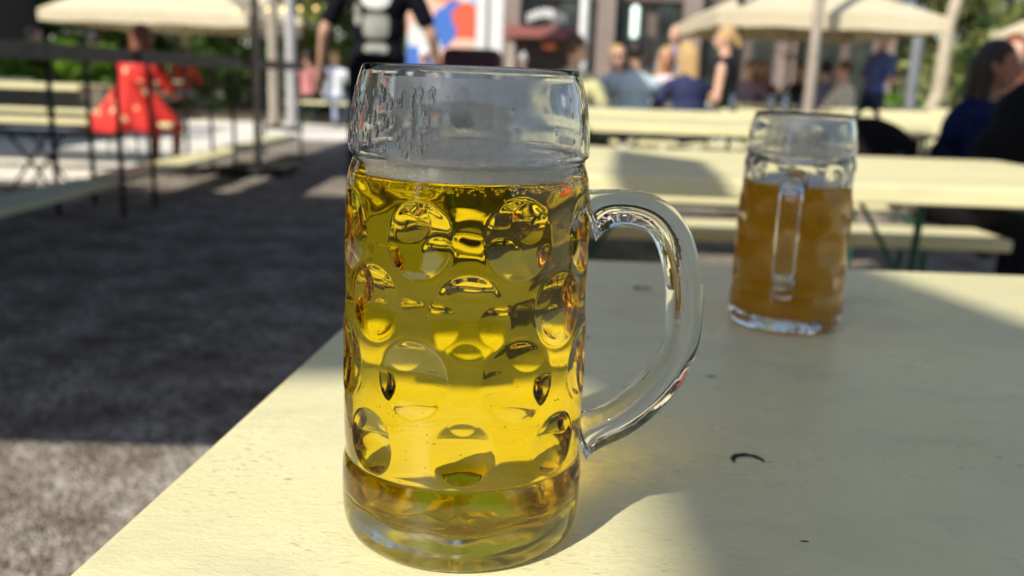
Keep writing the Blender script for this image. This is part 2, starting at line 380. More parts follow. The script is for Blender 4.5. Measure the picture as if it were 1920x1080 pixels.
def film_mat():
    """thin milky foam residue on the glass, with clear holes where drops ran"""
    mt, n, l, p, o = new_mat('foam residue')
    tc = N(n, 'TexCoord'); ob = tc.outputs['Object']
    n1 = N(n, 'TexNoise', Scale=38, Detail=6, Roughness=.6, Distortion=.6); l.new(ob, n1.inputs[0])
    mp = N(n, 'Mapping'); mp.inputs['Scale'].default_value = (1, 1, .28); l.new(ob, mp.inputs[0])
    n2 = N(n, 'TexNoise', Scale=140, Detail=3, Roughness=.5); l.new(mp.outputs[0], n2.inputs[0])
    ad = N(n, 'Math', operation='MULTIPLY_ADD'); l.new(n2.outputs[0], ad.inputs[0]); ad.inputs[1].default_value = .35; l.new(n1.outputs[0], ad.inputs[2])
    r1 = ramp(n, [(.46, (.24, .24, .24)), (.60, (.60, .60, .60)), (.78, (.95, .95, .95))]); l.new(ad.outputs[0], r1.inputs[0])
    v = N(n, 'TexVoronoi', Scale=75); mp2 = N(n, 'Mapping'); mp2.inputs['Scale'].default_value = (1, 1, .62); l.new(ob, mp2.inputs[0]); l.new(mp2.outputs[0], v.inputs[0])
    sc = N(n, 'SeparateColor'); l.new(v.outputs['Color'], sc.inputs[0])
    # hole radius differs per cell; most cells have none
    hr = N(n, 'MapRange'); hr.inputs['From Min'].default_value = .5; hr.inputs['From Max'].default_value = 1; hr.inputs['To Min'].default_value = 0; hr.inputs['To Max'].default_value = .5
    l.new(sc.outputs[0], hr.inputs['Value'])
    su = N(n, 'Math', operation='SUBTRACT'); l.new(v.outputs['Distance'], su.inputs[0]); l.new(hr.outputs[0], su.inputs[1])
    r2 = ramp(n, [(0, (.03, .03, .03)), (.06, (1, 1, 1))]); l.new(su.outputs[0], r2.inputs[0])
    m0_ = N(n, 'Math', operation='MULTIPLY'); l.new(r1.outputs[0], m0_.inputs[0]); l.new(r2.outputs[0], m0_.inputs[1])
    sx = N(n, 'SeparateXYZ'); l.new(ob, sx.inputs[0])
    aw = N(n, 'Math', operation='MULTIPLY_ADD'); l.new(n1.outputs[0], aw.inputs[0]); aw.inputs[1].default_value = .03; l.new(sx.outputs[0], aw.inputs[2])
    ar = N(n, 'MapRange'); ar.inputs['From Min'].default_value = -.016; ar.inputs['From Max'].default_value = -.006; ar.inputs['To Min'].default_value = .1; ar.inputs['To Max'].default_value = 1; l.new(aw.outputs[0], ar.inputs['Value'])
    ar2 = N(n, 'MapRange'); ar2.inputs['From Min'].default_value = .040; ar2.inputs['From Max'].default_value = .050; ar2.inputs['To Min'].default_value = 1; ar2.inputs['To Max'].default_value = .3; l.new(aw.outputs[0], ar2.inputs['Value'])
    m1_ = N(n, 'Math', operation='MULTIPLY'); l.new(m0_.outputs[0], m1_.inputs[0]); l.new(ar.outputs[0], m1_.inputs[1])
    mu = N(n, 'Math', operation='MULTIPLY'); l.new(m1_.outputs[0], mu.inputs[0]); l.new(ar2.outputs[0], mu.inputs[1])
    df = N(n, 'BsdfDiffuse'); df.inputs[0].default_value = (.93, .91, .85, 1)
    tr = N(n, 'BsdfTranslucent'); tr.inputs[0].default_value = (.95, .93, .86, 1)
    m0 = N(n, 'MixShader'); m0.inputs[0].default_value = .5; l.new(df.outputs[0], m0.inputs[1]); l.new(tr.outputs[0], m0.inputs[2])
    tp = N(n, 'BsdfTransparent'); m1 = N(n, 'MixShader'); l.new(mu.outputs[0], m1.inputs[0]); l.new(tp.outputs[0], m1.inputs[1]); l.new(m0.outputs[0], m1.inputs[2])
    l.new(m1.outputs[0], o.inputs[0]); return mt
M_FOAM = foam_mat(); M_FILM = film_mat()

def build_mug(loc, haz, phase, scale, lvl, beer_mat, path, seg, rows_n, wid, label, droplets=0, foam_t=.0066, film_top=.193):
    root = empty('beer_mug', loc); tag(root, label, 'beer mug')
    om, dm, wm = mug_meshes(seg, rows_n, phase, lvl=lvl, handle_az=haz)
    g = fixed('glass_body', merge(om, dm), M_GLASS, root)
    g.data.materials.append(M_UNDER)
    for p_ in g.data.polygons:
        if p_.center.z < .003 and p_.center.xy.length < .047: p_.material_index = 1
    top = lathe([(.0456, lvl), (.044, lvl), (.03, lvl), (0, lvl)], seg)
    wv = []
    for (x, y, z) in wm[0]:
        a_ = math.atan2(y, x); r_ = math.hypot(x, y)
        if z < .029: f_ = min(1, (.029-z)/.012)*.8*min(1, r_/.01); z += f_*(.0008*math.sin(8*a_+r_*90)+.0004*math.sin(13*a_+1-r_*160)+.0003*math.sin(r_*420+3*a_))
        if z > .03:
            k_ = 1 + (.0045*math.sin(9*a_+z*260) + .004*math.sin(17*a_-z*340+1) + .005*math.sin(z*520+3*math.sin(5*a_)))*min(1, max(.12, (z-.10)/.04))*min(1, (lvl-z)/.004)
            x *= k_; y *= k_
        wv.append((x, y, z))
    wm = (wv, [], wm[2])
    b = fixed('beer', merge(flip(wm), flip(top)), beer_mat, root)
    bm = bmesh.new(); bm.from_mesh(b.data); bmesh.ops.recalc_face_normals(bm, faces=bm.faces); bm.to_mesh(b.data); bm.free()
    b.data.polygons.foreach_set('use_smooth', [True]*len(b.data.polygons))
    bm = bmesh.new(); bm.from_mesh(g.data); bmesh.ops.recalc_face_normals(bm, faces=bm.faces)
    # recalc on the open shell: make sure the outside points out
    f = max(bm.faces, key=lambda f: f.calc_center_median().xy.length)
    if f.normal.xy.dot(f.calc_center_median().xy) < 0: bmesh.ops.reverse_faces(bm, faces=bm.faces)
    bm.to_mesh(g.data); bm.free(); g.data.polygons.foreach_set('use_smooth', [True]*len(g.data.polygons))
    # foam
    fp = [(0, lvl+foam_t*.35), (.020, lvl+foam_t*.38), (.036, lvl+foam_t*.55), (.042, lvl+foam_t*.8), (.0448, lvl+foam_t*1.12), (.04535, lvl+foam_t*1.1), (.0454, lvl+foam_t*.6), (.0454, lvl+.0002), (.044, lvl+.0001), (0, lvl+.0001)]
    rs = random.Random(3)
    fm = lathe(smoothprof(fp, 60), 160, lambda a, z: 0)
    vs = []
    for (x, y, z) in fm[0]:
        a = math.atan2(y, x); rr = math.hypot(x, y)
        if z > lvl+.001 and rr > .03: z += .0007*math.sin(5*a+1)+.0005*math.sin(13*a)+.0003*math.sin(31*a+2)
        vs.append((x, y, z))
    fo = fixed('foam', (vs, [], fm[2]), M_FOAM, root)
    # residue
    pr = [(r-.00018, z) for r, z in smoothprof([(.0418, film_top), (.0430, .190), (.0448, .182), (.0459, .172), (.0461, .164), (.0457, .1605)], 40)]
    if film_top < .193: pr = [q for q in pr if q[1] <= film_top]
    fi = fixed('foam_residue', lathe(pr, 160), M_FILM, root)
    hm = handle_mesh(path, wid, .0152)
    h = fixed('handle', hm, M_HGLASS, root)
    bm = bmesh.new(); bm.from_mesh(h.data); bmesh.ops.recalc_face_normals(bm, faces=bm.faces); bm.to_mesh(h.data); bm.free()
    h.data.polygons.foreach_set('use_smooth', [True]*len(h.data.polygons))
    h.rotation_euler = (0, 0, haz)
    if droplets:
        bm = bmesh.new(); rr = random.Random(11)
        for i in range(droplets):
            az = R(rr.uniform(195, 256)) if rr.random() < .82 else R(rr.uniform(255, 345)); z = rr.uniform(.164, .188)
            ro = np.interp(z, [.164, .172, .183, .1915], [.0492, .0489, .0476, .0456])
            s = rr.uniform(.00045, .0012)*(1.25 if az < R(262) else .7)
            c = Vector((ro*math.cos(az), ro*math.sin(az), z))
            ellipsoid(bm, c, (s*.5, s, s*rr.uniform(1.1, 2.0)), Matrix.Rotation(az, 3, 'Z'), 10, 8)
        dr = mk('condensation', bm, M_DROP, root, smooth=True); tag(dr, 'water drops clinging to the rim', kind='stuff')
        bm = bmesh.new()
        for i in range(330):
            az = R(rr.uniform(170, 370)); up = rr.random() < .62
            z = lvl-.0009-abs(rr.gauss(0, .0011)) if up else rr.uniform(.03, lvl-.004); ro = .0452 if up else rr.uniform(.030, .0450)
            if z < .04: ro = min(ro, .038)
            s = rr.uniform(.00035, .0009) if up else rr.uniform(.00018, .0004)
            bmesh.ops.create_icosphere(bm, subdivisions=2, radius=s, matrix=Matrix.Translation((ro*math.cos(az), ro*math.sin(az), z)))
        bu = mk('bubbles', bm, glass_mat('gas bubble', 1/1.333, (1, 1, 1), rough=.02), root, smooth=True); tag(bu, 'fine gas bubbles below the foam', kind='stuff')
    root.scale = (scale[0], scale[0], scale[1])
    return root, g, b, h, fo, fi

MUG1 = Vector((P(864, 970, .376).x, .376, TZ+.0001))
# handle centre line read in the vertical plane through the mug axis
hp = [(1098, 402), (1140, 391), (1190, 392), (1232, 408), (1262, 447), (1279, 510), (1283, 570), (1275, 640), (1248, 700), (1203, 752), (1150, 789), (1092, 815)]
path1 = []
for px, py in hp:
    q = P(px, py, .376); path1.append((max(q.x-MUG1.x, .049), q.z-TZ))
path1[0] = (.0496, path1[0][1]); path1[-1] = (.0508, path1[-1][1])
parts1 = build_mug(MUG1, 0.0, R(270+3), (1, 1), .1552, beer_mat_clear(), path1, 320, 300, .020,
                   'tall dimpled glass mug of clear golden beer in the foreground, handle to the right', droplets=150)
q = G(1468, 604, TZ)
MUG2 = Vector((q.x, q.y, TZ+.0001))
path2 = [(.0496, .140), (.062, .1435), (.074, .142), (.083, .134), (.0875, .118), (.0885, .098), (.086, .078), (.079, .060), (.067, .049), (.0508, .044)]
parts2 = build_mug(MUG2, R(250), R(250+22), (.885, .885), .1345, beer_mat_hazy(), path2, 160, 150, .019,
                   'half drunk mug of cloudy amber beer behind, handle facing the viewer', foam_t=.003)


# ------------------------------------------------------------------ our table
root = empty('beer_table', (0, 0, 0)); tag(root, 'pale yellow painted foreground table carrying both beer mugs', 'table', 'pale yellow tables')
bm = bmesh.new(); prism(bm, [(-.191, .12), (2.0, .12), (2.0, 1.003), (-.103, 1.003)], TZ-.032, TZ)
top0 = mk('tabletop', bm, M_TABLE, root, bevel=.007, seg=4)
top0.cycles.is_caustics_receiver = True
for bx_ in (.15, 1.6):
    bm = bmesh.new(); box(bm, bx_, bx_+.04, .2, .92, TZ-.075, TZ-.033); mk('batten', bm, M_PAINT, root)
for x in (.2, 1.55):
    for y in (.25, .87):
        bm = bmesh.new(); capsule(bm, (x, y, 0.013), (x, y, TZ-.05), .013, .013); mk('leg', bm, M_GREEN, root, smooth=True)
# screw plug: crescent shaped dark gap
def crescent(c, r, a0, a1, w):
    n = 40; o_, i_ = [], []
    for j in range(n+1):
        t = j/n; a = R(a0+(a1-a0)*t); ww = w*math.sin(math.pi*min(1, max(0.0, t))) ** .5
        wob = 1 + .03*math.sin(9*a)
        o_.append((c.x+r*wob*math.cos(a), c.y+r*wob*math.sin(a))); i_.append((c.x+(r*wob-ww)*math.cos(a), c.y+(r*wob-ww)*math.sin(a)))
    bm = bmesh.new()
    vo = [bm.verts.new((x, y, TZ+.0006)) for x, y in o_]; vi = [bm.verts.new((x, y, TZ+.0006)) for x, y in i_]
    for j in range(n): bm.faces.new((vi[j], vi[j+1], vo[j+1], vo[j]))
    return bm
c = G(1402, 864, TZ); mk('screw_hole', crescent(c, .0088, -12, 205, .0036), M_BLACKRING, root)
c = G(1205, 541, TZ); mk('screw_hole', crescent(c, .0095, -20, 330, .0045), basic('grey grime', (.2, .19, .15), .8), root)
for px, py, s in ((1333, 706, .004), (1100, 633, .004), (1508, 1015, .0022)):
    c = G(px, py, TZ); bm = bmesh.new(); ellipsoid(bm, (c.x, c.y, TZ), (s, s*.35, .0004), None, 12, 6)
    mk('stain', bm, basic('brown stain', (.10, .07, .05), .8), root, smooth=True)

# ------------------------------------------------------------------ other tables and benches
def make_table(L=2.0, W=.9, name='beer_table', mat=M_PAINT, H=TZ, th=.042):
    r = empty(name, (0, 0, 0))
    bm = bmesh.new()
    n = 3
    for i in range(n):
        y0 = -W/2 + i*W/n; box(bm, -L/2, L/2, y0+.003, y0+W/n-.003, H-th, H)
    mk('tabletop', bm, mat, r, bevel=.005)
    for x in (-L/2+.3, L/2-.3):
        bm = bmesh.new(); box(bm, x-.02, x+.02, -W/2+.05, W/2-.05, H-th-.035, H-th-.001); mk('crossbar', bm, M_GREEN, r)
        for y in (-W/2+.1, W/2-.1):
            bm = bmesh.new(); capsule(bm, (x, y, .014), (x, y*.96, H-th-.03), .014, .014, 8); mk('leg', bm, M_GREEN, r, smooth=True)
        bm = bmesh.new(); capsule(bm, (x, -W/2+.12, .18), (x, W/2-.12, .18), .009, .009, 8); capsule(bm, (x, 0, .18), (x*.45, 0, H-th-.01), .007, .007, 8); mk('brace', bm, M_GREEN, r, smooth=True)
    return r
def make_bench(L=2.0, W=.27, H=.48, name='bench', mat=M_PAINT):
    r = empty(name, (0, 0, 0))
    bm = bmesh.new(); box(bm, -L/2, L/2, -W/2, W/2, H-.042, H); mk('seat', bm, mat, r, bevel=.006)
    for x in (-L/2+.28, L/2-.28):
        for y in (-W/2+.04, W/2-.04):
            bm = bmesh.new(); capsule(bm, (x, y*1.15, .011), (x, y, H-.045), .011, .011, 8); mk('leg', bm, M_GREEN, r, smooth=True)
        bm = bmesh.new(); capsule(bm, (x, -W/2+.04, .15), (x, W/2-.04, .15), .007, .007, 8); capsule(bm, (x, 0, .15), (x*.5, 0, H-.032), .006, .006, 8); mk('brace', bm, M_GREEN, r, smooth=True)
    return r
tproto = make_table(); bproto = make_bench()
first = {'t': True, 'b': True}
def place(kind, x, y, label, rz=0.0, sx=1.0):
    pr = tproto if kind == 't' else bproto
    o = pr if first[kind] else copy_tree(pr); first[kind] = False
    o.location = (x, y, 0); o.rotation_euler = (0, 0, rz); o.scale = (sx, 1, 1)
    tag(o, label, 'table' if kind == 't' else 'bench', 'pale yellow tables' if kind == 't' else 'pale yellow benches')
    return o
place('t', .62, 2.42, 'sunlit pale yellow table directly behind the foreground table', sx=.88)
place('b', .70, 3.19, 'bench on the far side of the table just behind the mugs')
place('b', .82, 4.2, 'empty bench in front of the two people in dark jackets')
place('t', 1.0, 4.98, 'half shaded table that the woman in the blue jacket sits at')
place('b', .95, 5.75, 'bench behind the half shaded table')
place('b', .98, 6.42, 'bench just in front of the table nearest the light blue shirt')
place('t', 1.0, 7.08, 'sunlit table in front of the person in the light blue shirt')
place('b', 1.25, 8.08, 'bench that the light blue shirt and the navy jacket sit on')
place('t', 1.3, 8.85, 'table between the two facing groups of drinkers')
place('b', 1.3, 9.62, 'bench of the two people facing the viewer')
place('t', 3.15, 8.0, 'table with beer glasses under the right hand parasol', sx=1.0)
place('b', 3.2, 7.2, 'empty bench in front of the table with the beer glasses')
place('b', 3.2, 8.8, 'bench behind the table with the beer glasses')
place('t', 4.6, 10.6, 'bright table behind the white haired walker')
place('b', 4.6, 9.8, 'bench in front of the bright table by the white haired walker')
place('t', 3.5, 6.0, 'bright empty table left of the woman in the blue jacket')
place('b', 3.6, 6.75, 'bench behind the bright empty table by the backpack')
place('t', 6.2, 13.2, 'farthest pale table in front of the green trees at right')
place('b', 6.0, 12.3, 'farthest pale bench in front of the green trees at right')
place('t', 3.3, 12.6, 'table of the seated group under the parasol by the glass building')
place('b', 3.3, 11.8, 'front bench of the group by the glass building')
place('t', -5.05, 8.95, 'pale table behind the bench with the red dress')
place('b', -4.15, 8.15, 'bench that the person in the red floral dress sits on', sx=1.12)
place('b', -5.1, 9.9, 'pale bench behind the table at the left hedge')
place('t', -7.0, 11.0, 'pale table next to the bright green hedge')
place('t', -6.3, 14.2, 'table of the two drinkers under the left parasol')
place('b', -1.6, 16.6, 'pale bench far behind the grey poles')
place('t', -1.4, 17.6, 'pale table far behind beside the white cloth')
place('b', -3.0, 15.8, 'low pale bench standing in bright sun past the high tables')

# high tables on the left
def make_high(L=2.2):
    r = empty('high_table', (0, 0, 0)); H = 1.058
    bm = bmesh.new(); box(bm, -.25, -.003, -L/2, L/2, H-.085, H); box(bm, .003, .25, -L/2, L/2, H-.085, H); mk('tabletop', bm, M_HIGHWOOD, r, bevel=.004)
    for y in (-L/2+.18, L/2-.18):
        for x in (-.21, .21):
            bm = bmesh.new(); box(bm, x-.013, x+.013, y-.013, y+.013, 0, H-.087); mk('leg', bm, M_DARKMETAL, r, bevel=.003)
    bm = bmesh.new(); box(bm, -.16, .14, -L/2, L/2, .19, .225); mk('foot_rest', bm, M_PAINT, r, bevel=.004)
    return r
ht = make_high()
for i, (y, lb) in enumerate(((4.85, 'nearest weathered high table with foot board at the left edge'), (7.2, 'middle weathered high table in front of the red dress'), (9.7, 'farthest weathered high table of the row by the grey pole'))):
    o = ht if i == 0 else copy_tree(ht); o.location = (-2.72, y, 0); tag(o, lb, 'high table', 'weathered high tables in a row')
# folding stool
root = empty('folding_stool', (-3.55, 6.85, 0)); tag(root, 'blue grey folding stool with crossed black legs', 'stool')
bm = bmesh.new(); box(bm, -.3, .22, -.16, .16, .45, .475); mk('seat', bm, basic('blue grey board', (.16, .18, .23), .6), root, bevel=.006)
for sy in (-.14, .14):
    for sx in (-1, 1):
        bm = bmesh.new(); capsule(bm, (-.04-sx*.17, sy, .012), (-.04+sx*.15, sy, .45), .011, .011, 8); mk('leg', bm, M_DARKMETAL, root, smooth=True)

# ------------------------------------------------------------------ umbrellas
def umbrella(cx, cy, hx, hy, ze, zp, label, val=.18, mat=M_CANVAS, pole=None, nsub=8, name='parasol', group='cream parasols'):
    r = empty(name, (cx, cy, 0)); tag(r, label, 'parasol', group)
    bm = bmesh.new(); cor = [(-hx, -hy), (hx, -hy), (hx, hy), (-hx, hy)]
    ring = []
    for i in range(4):
        a, b = cor[i], cor[(i+1) % 4]
        for j in range(nsub):
            t = j/nsub; ring.append((a[0]+(b[0]-a[0])*t, a[1]+(b[1]-a[1])*t, math.sin(math.pi*t)))
    rows = []
    for k in range(7):
        t = k/6; rows.append([bm.verts.new((x*t if k else x*.02, y*t if k else y*.02, zp + (ze-zp)*(t**1.12) + .05*s*t*math.sin(math.pi*min(t, .9)))) for x, y, s in ring])
    low = [bm.verts.new((x*1.0, y*1.0, ze-val-.012*math.sin(i*2.1))) for i, (x, y, s) in enumerate(ring)]
    rows.append(low); K = len(ring)
    for r1, r2 in zip(rows, rows[1:]):
        for i in range(K): bm.faces.new((r1[i], r2[i], r2[(i+1) % K], r1[(i+1) % K]))
    bm.faces.new(rows[0])
    cn = mk('canopy', bm, mat, r, smooth=False); sd = cn.modifiers.new('s', 'SOLIDIFY'); sd.thickness = .006
    px, py = pole or (0, 0)
    bm = bmesh.new(); capsule(bm, (px, py, .02), (px, py, zp-.02), .035, .035, 12); mk('pole', bm, M_POLE, r, smooth=True)
    bm = bmesh.new(); box(bm, px-.3, px+.3, py-.3, py+.3, 0, .08); mk('base', bm, M_DARKMETAL, r, bevel=.01)
    for i in range(4):
        x, y = cor[i]; bm = bmesh.new(); capsule(bm, (px, py, zp-.1), (x*.97, y*.97, ze-.03), .012, .012, 6); mk('rib', bm, M_POLE, r, smooth=True)
        bm = bmesh.new(); capsule(bm, (px, py, ze-.5), (x*.5, y*.5, (zp+ze)/2-.05), .01, .01, 6); mk('strut', bm, M_POLE, r, smooth=True)
    return r
# visible ones
umbrella(-6.45, 18, 1.78, 2.0, P(325, 32, 16).z+.06, P(325, -60, 18).z+.1, 'large cream parasol above the drinkers at the left')
umbrella(XY(480, 23), 23, 1.45, 1.3, P(560, 48, 22).z+.1, P(500, -10, 23).z+.1, 'smaller cream parasol farther back behind the grey poles', val=.12)
umbrella(3.56, 12.4, 1.33, 1.6, P(1500, 60, 10.9).z+.2, P(1480, -45, 12.4).z, 'large cream parasol in front of the glass building at the right', val=.16)
umbrella(8.0, 12.5, 1.2, 1.2, P(1880, 55, 11.3).z+.08, P(2010, -45, 12.5).z, 'cream parasol whose corner shows at the right frame edge', val=.1)
umbrella(-2.45, 8.65, 2.1, 2.75, 2.95, 3.6, 'big dark green parasol added to shade the ground by the far high tables', mat=basic('dark green canvas', (.03, .05, .035), .9, .1, 4, .1))  # added for its shadow; the canopy stays above the frame
# added overhead, out of frame, to cast shade and block sky light
umbrella(-5.4, 2.62, 3.7, 2.42, 2.3, 3.0, 'big dark green parasol added to shade the gravel by the near high table, out of the frame', mat=basic('dark green canvas', (.03, .05, .035), .9, .1, 4, .1), group=None)
umbrella(-2.2, 3.2, 1.25, 1.6, 2.5, 3.0, 'dark green parasol added to block sky light over the gravel left of the table, out of the frame', mat=MATS['dark green canvas'], pole=(-1.1, -1.5), group=None)
umbrella(2.5, 2.35, 2.2, 1.25, 2.6, 3.2, 'big beige parasol added to shade the people in dark jackets, out of the frame', mat=M_CANVAS_D, pole=(1.5, -.8))

# unseen sail added overhead, outlined to cast the shade band over the foreground table
SH = 4.2
sp = [(-1.0, .50), (-.12, .57), (.0, .60), (.045, .57), (.072, .48), (.072, .30), (.062, -.1), (.62, -.1), (.50, .62), (.455, .80), (.405, 1.01), (.43, 1.7), (.50, 2.45), (.30, 2.75), (.20, 1.9), (.05, 1.3), (-1.0, 1.3)]
root = empty('added_shade_sail', (0, 0, 0)); tag(root, 'beige sail on posts added overhead to shade the foreground table, out of the frame', 'shade sail')
bm = bmesh.new(); pts = [cast(x, y, TZ, SH) for x, y in sp]
a = [bm.verts.new(p) for p in pts]; bm.faces.new(a)
sa = mk('cloth', bm, M_CANVAS_D, root); sd = sa.modifiers.new('s', 'SOLIDIFY'); sd.thickness = .01
for i in (0, 7):
    p = pts[i]; bm = bmesh.new(); capsule(bm, (p.x, p.y, .03), (p.x, p.y, SH+.05), .03, .03); mk('post', bm, M_POLE, root, smooth=True)

# ------------------------------------------------------------------ trees, hedge
def leaves(centers, radii, count, size, rs):
    vs, fs = [], []
    cs = np.array(centers); rd = np.array(radii); pr = rd**2; pr = pr/pr.sum()
    idx = rs.choice(len(cs), count, p=pr)
    d = rs.normal(size=(count, 3)); d /= np.linalg.norm(d, axis=1)[:, None]
    rr = rs.uniform(.45, 1.05, count)[:, None]**.7
    p = cs[idx] + d*rd[idx][:, None]*rr*np.array([1, 1, .8])
    a = rs.normal(size=(count, 3)); a /= np.linalg.norm(a, axis=1)[:, None]
    b = np.cross(a, rs.normal(size=(count, 3))); b /= np.linalg.norm(b, axis=1)[:, None]
    s = size*rs.uniform(.6, 1.4, count)[:, None]
    q = np.stack([p-a*s, p+b*s*.55, p+a*s, p-b*s*.55], 1).reshape(-1, 3)
    f = np.arange(count*4).reshape(-1, 4)
    return (q.tolist(), [], f.tolist())
def tree(x, y, h, cr_, label, col, n=5000, size=.13, trunk_h=None, tr=.14, lean=(0, 0), nm='tree', mname=None, group=None, low=.3, clumps=22, bark=None):
    rs = np.random.RandomState(int(abs(x*131+y*17)) % 9999)
    r = empty(nm, (x, y, 0)); tag(r, label, 'tree', group)
    bm = bmesh.new(); prev = Vector((0, 0, -.05)); seg = 6
    for i in range(seg):
        t = (i+1)/seg; q = Vector((lean[0]*t+rs.normal()*.04, lean[1]*t+rs.normal()*.04, h*.8*t))
        capsule(bm, prev, q, tr*(1-.7*(i/seg)), tr*(1-.7*t), 10); prev = q
    cen, rad = [], []
    for i in range(clumps):
        a = rs.uniform(0, 2*math.pi); zz = rs.uniform(low, 1.0); k = math.sin(math.pi*min(.97, max(.12, (zz-low)/(1-low)*.75+.2)))
        rr = cr_*k*rs.uniform(.35, .95)
        c = Vector((math.cos(a)*rr+lean[0]*zz, math.sin(a)*rr+lean[1]*zz, h*zz)); cen.append(tuple(c)); rad.append(cr_*rs.uniform(.22, .42))
        capsule(bm, (lean[0]*zz*.8, lean[1]*zz*.8, h*zz*.72), c, tr*.28, tr*.1, 6)
    mk('trunk', bm, bark or basic('bark', (.17, .14, .11), .9, .35, 9, .6), r, smooth=True)
    mk('crown', leaves(cen, rad, n, size, rs), leaf_mat(mname or 'leaf %s' % str(col), col), r)
    return r
DG = (.05, .10, .02); LG = (.20, .28, .05); YG = (.30, .33, .08)
LT = [(-15.5, 24, 7.5, 3.2, DG, 'dark leafy tree at the far left edge'), (-12.2, 23, 7, 2.8, DG, 'dark tree behind the left parasol, first from the left'),
      (-9.6, 25, 7.5, 3.0, LG, 'lighter green tree behind the middle of the left parasol'), (-7.2, 23.5, 6.5, 2.6, DG, 'dark tree right behind the left parasol edge'),
      (-5.0, 25, 8, 2.9, YG, 'yellow green tree left of the man in the black T-shirt'), (-2.6, 25.5, 7, 2.3, LG, 'green tree behind the man in the black T-shirt')]
for x, y, h, c_, col, lb in LT: tree(x, y, h, c_, lb, col, n=7000, size=.14, low=.06, clumps=34, group='trees behind the left side of the garden')
OL = (.26, .29, .10)
RT = [(11.4, 23, 8, 2.4, OL, 'olive green tree beside the glass building corner'), (13.8, 21.5, 7, 2.5, LG, 'bright green tree behind the slender trunk at right'),
      (16.4, 23.5, 9, 3, OL, 'olive green tree above the woman in the blue jacket'), (13.9, 27, 10, 3.4, YG, 'tall yellow green tree far back at the right')]
for x, y, h, c_, col, lb in RT: tree(x, y, h, c_, lb, col, n=5200, size=.13, low=.04, clumps=30, group='trees behind the right side of the garden')
x = XY(1727, 15); tree(x, 15, 7.5, 1.6, 'slender pale trunked tree rising right of the white haired walker', LG, n=900, size=.1, tr=.13, lean=(1.1, 0), low=.5, bark=basic('pale bark', (.42, .36, .27), .8, .2, 9, .4))
def hedge(name, x0, x1, y0, y1, z0, z1, col, n, label, cat='hedge'):
    r = empty(name, ((x0+x1)/2, (y0+y1)/2, 0)); tag(r, label, cat)
    rs = np.random.RandomState(5); cx, cy = (x0+x1)/2, (y0+y1)/2; cen, rad = [], []
    for i in range(40): cen.append((rs.uniform(x0, x1)-cx, rs.uniform(y0, y1)-cy, rs.uniform(z0+.1, z1-.08))); rad.append(.2)
    mk('foliage', leaves(cen, rad, n, .05, rs), leaf_mat('leaf %s' % str(col), col), r)
    bm = bmesh.new(); box(bm, x0-cx, x1-cx, y0-cy, y1-cy, 0, z0+.08); mk('planter_box', bm, M_DARKWOOD, r, bevel=.01)
    return r
hedge('hedge', XY(-60, 12.2), XY(205, 12.2), 12, 12.6, .62, 1.22, (.16, .30, .02), 6000, 'bright lime green hedge in a wooden planter behind the pale tables')
hedge('shrub', XY(1650, 17), XY(1760, 17), 17, 18, .1, .95, (.13, .24, .03), 4000, 'low fresh green shrubs behind the tables beside the slender trunk', 'shrub')
hedge('shrub', XY(200, 17.5), XY(640, 17.5), 17.5, 18.5, .1, .9, (.06, .10, .03), 5000, 'dark low shrubs behind the high tables', 'shrub')
hedge('shrub', XY(1780, 20), XY(1960, 20), 19, 20, .2, 2.6, (.07, .13, .03), 7000, 'tall dark shrubs behind the woman in the blue jacket', 'shrub')

# ------------------------------------------------------------------ buildings
def glass_dark(name, col):
    if name in MATS: return MATS[name]
    mt, n, l, p, o = new_mat(name); tc = N(n, 'TexCoord'); nz = N(n, 'TexNoise', Scale=1.1, Detail=5); l.new(tc.outputs['Object'], nz.inputs[0])
    rp = ramp(n, [(.35, tuple(c*.3 for c in col)), (.55, col), (.75, tuple(c*2.2 for c in col))]); l.new(nz.outputs[0], rp.inputs[0]); l.new(rp.outputs[0], p.inputs['Base Color'])
    p.inputs['Roughness'].default_value = .12; MATS[name] = mt; return mt
bx0, bx1, by = XY(940, 24), XY(1672, 24), 24
root = empty('glass_building', ((bx0+bx1)/2, by, 0)); tag(root, 'modern building with dark glass front and brown pillars behind the diners', 'building')
ox = (bx0+bx1)/2
def bpart(name, x0, x1, y0, y1, z0, z1, mat, bev=0): 
    bm = bmesh.new(); box(bm, x0-ox, x1-ox, y0-by, y1-by, z0, z1); return mk(name, bm, mat, root, bevel=bev)
M_BR = basic('brown pillar render', (.24, .185, .165), .7, .15, 3, .1); M_BRD = basic('brown cladding', (.13, .10, .085), .6, .2, 2, .1)
bpart('wall', bx0, bx1, by+.25, by+9, 0, 9, M_BRD)
bpart('roof', bx0-.3, bx1+.3, by-.3, by+9.3, 9.01, 9.4, M_BRD)
bpart('plinth', bx0, bx1, by-.1, by+.24, 0, .35, M_BR)
M_GD = glass_dark('dark reflective glass', (.03, .04, .036)); M_FR = basic('dark window frame', (.05, .05, .05), .4, .2, 9, .05)
n = 8
for i in range(n):
    xa = bx0+(bx1-bx0)*i/n+.16; xb = bx0+(bx1-bx0)*(i+1)/n-.16
    for z0, z1 in ((.36, 3.0), (3.35, 6.0), (6.35, 8.7)):
        f = bpart('window', xa, xb, by+.12, by+.24, z0, z1, M_FR)
        bm = bmesh.new(); mid = (xa+xb)/2
        for a_, b_ in ((xa+.06, mid-.04), (mid+.04, xb-.06)): box(bm, a_-ox, b_-ox, by+.08-by, by+.117-by, z0+.07, z1-.07)
        mk('pane', bm, M_GD, f)
for px in (1130, 1290, 1468, 1652, 955):
    x = XY(px, by-.2); bpart('pillar', x-.22, x+.22, by-.35, by+.05, 0, 9, M_BR, .01)
bpart('storey_band', bx0, bx1, by-.02, by+.24, 3.02, 3.33, M_BRD)
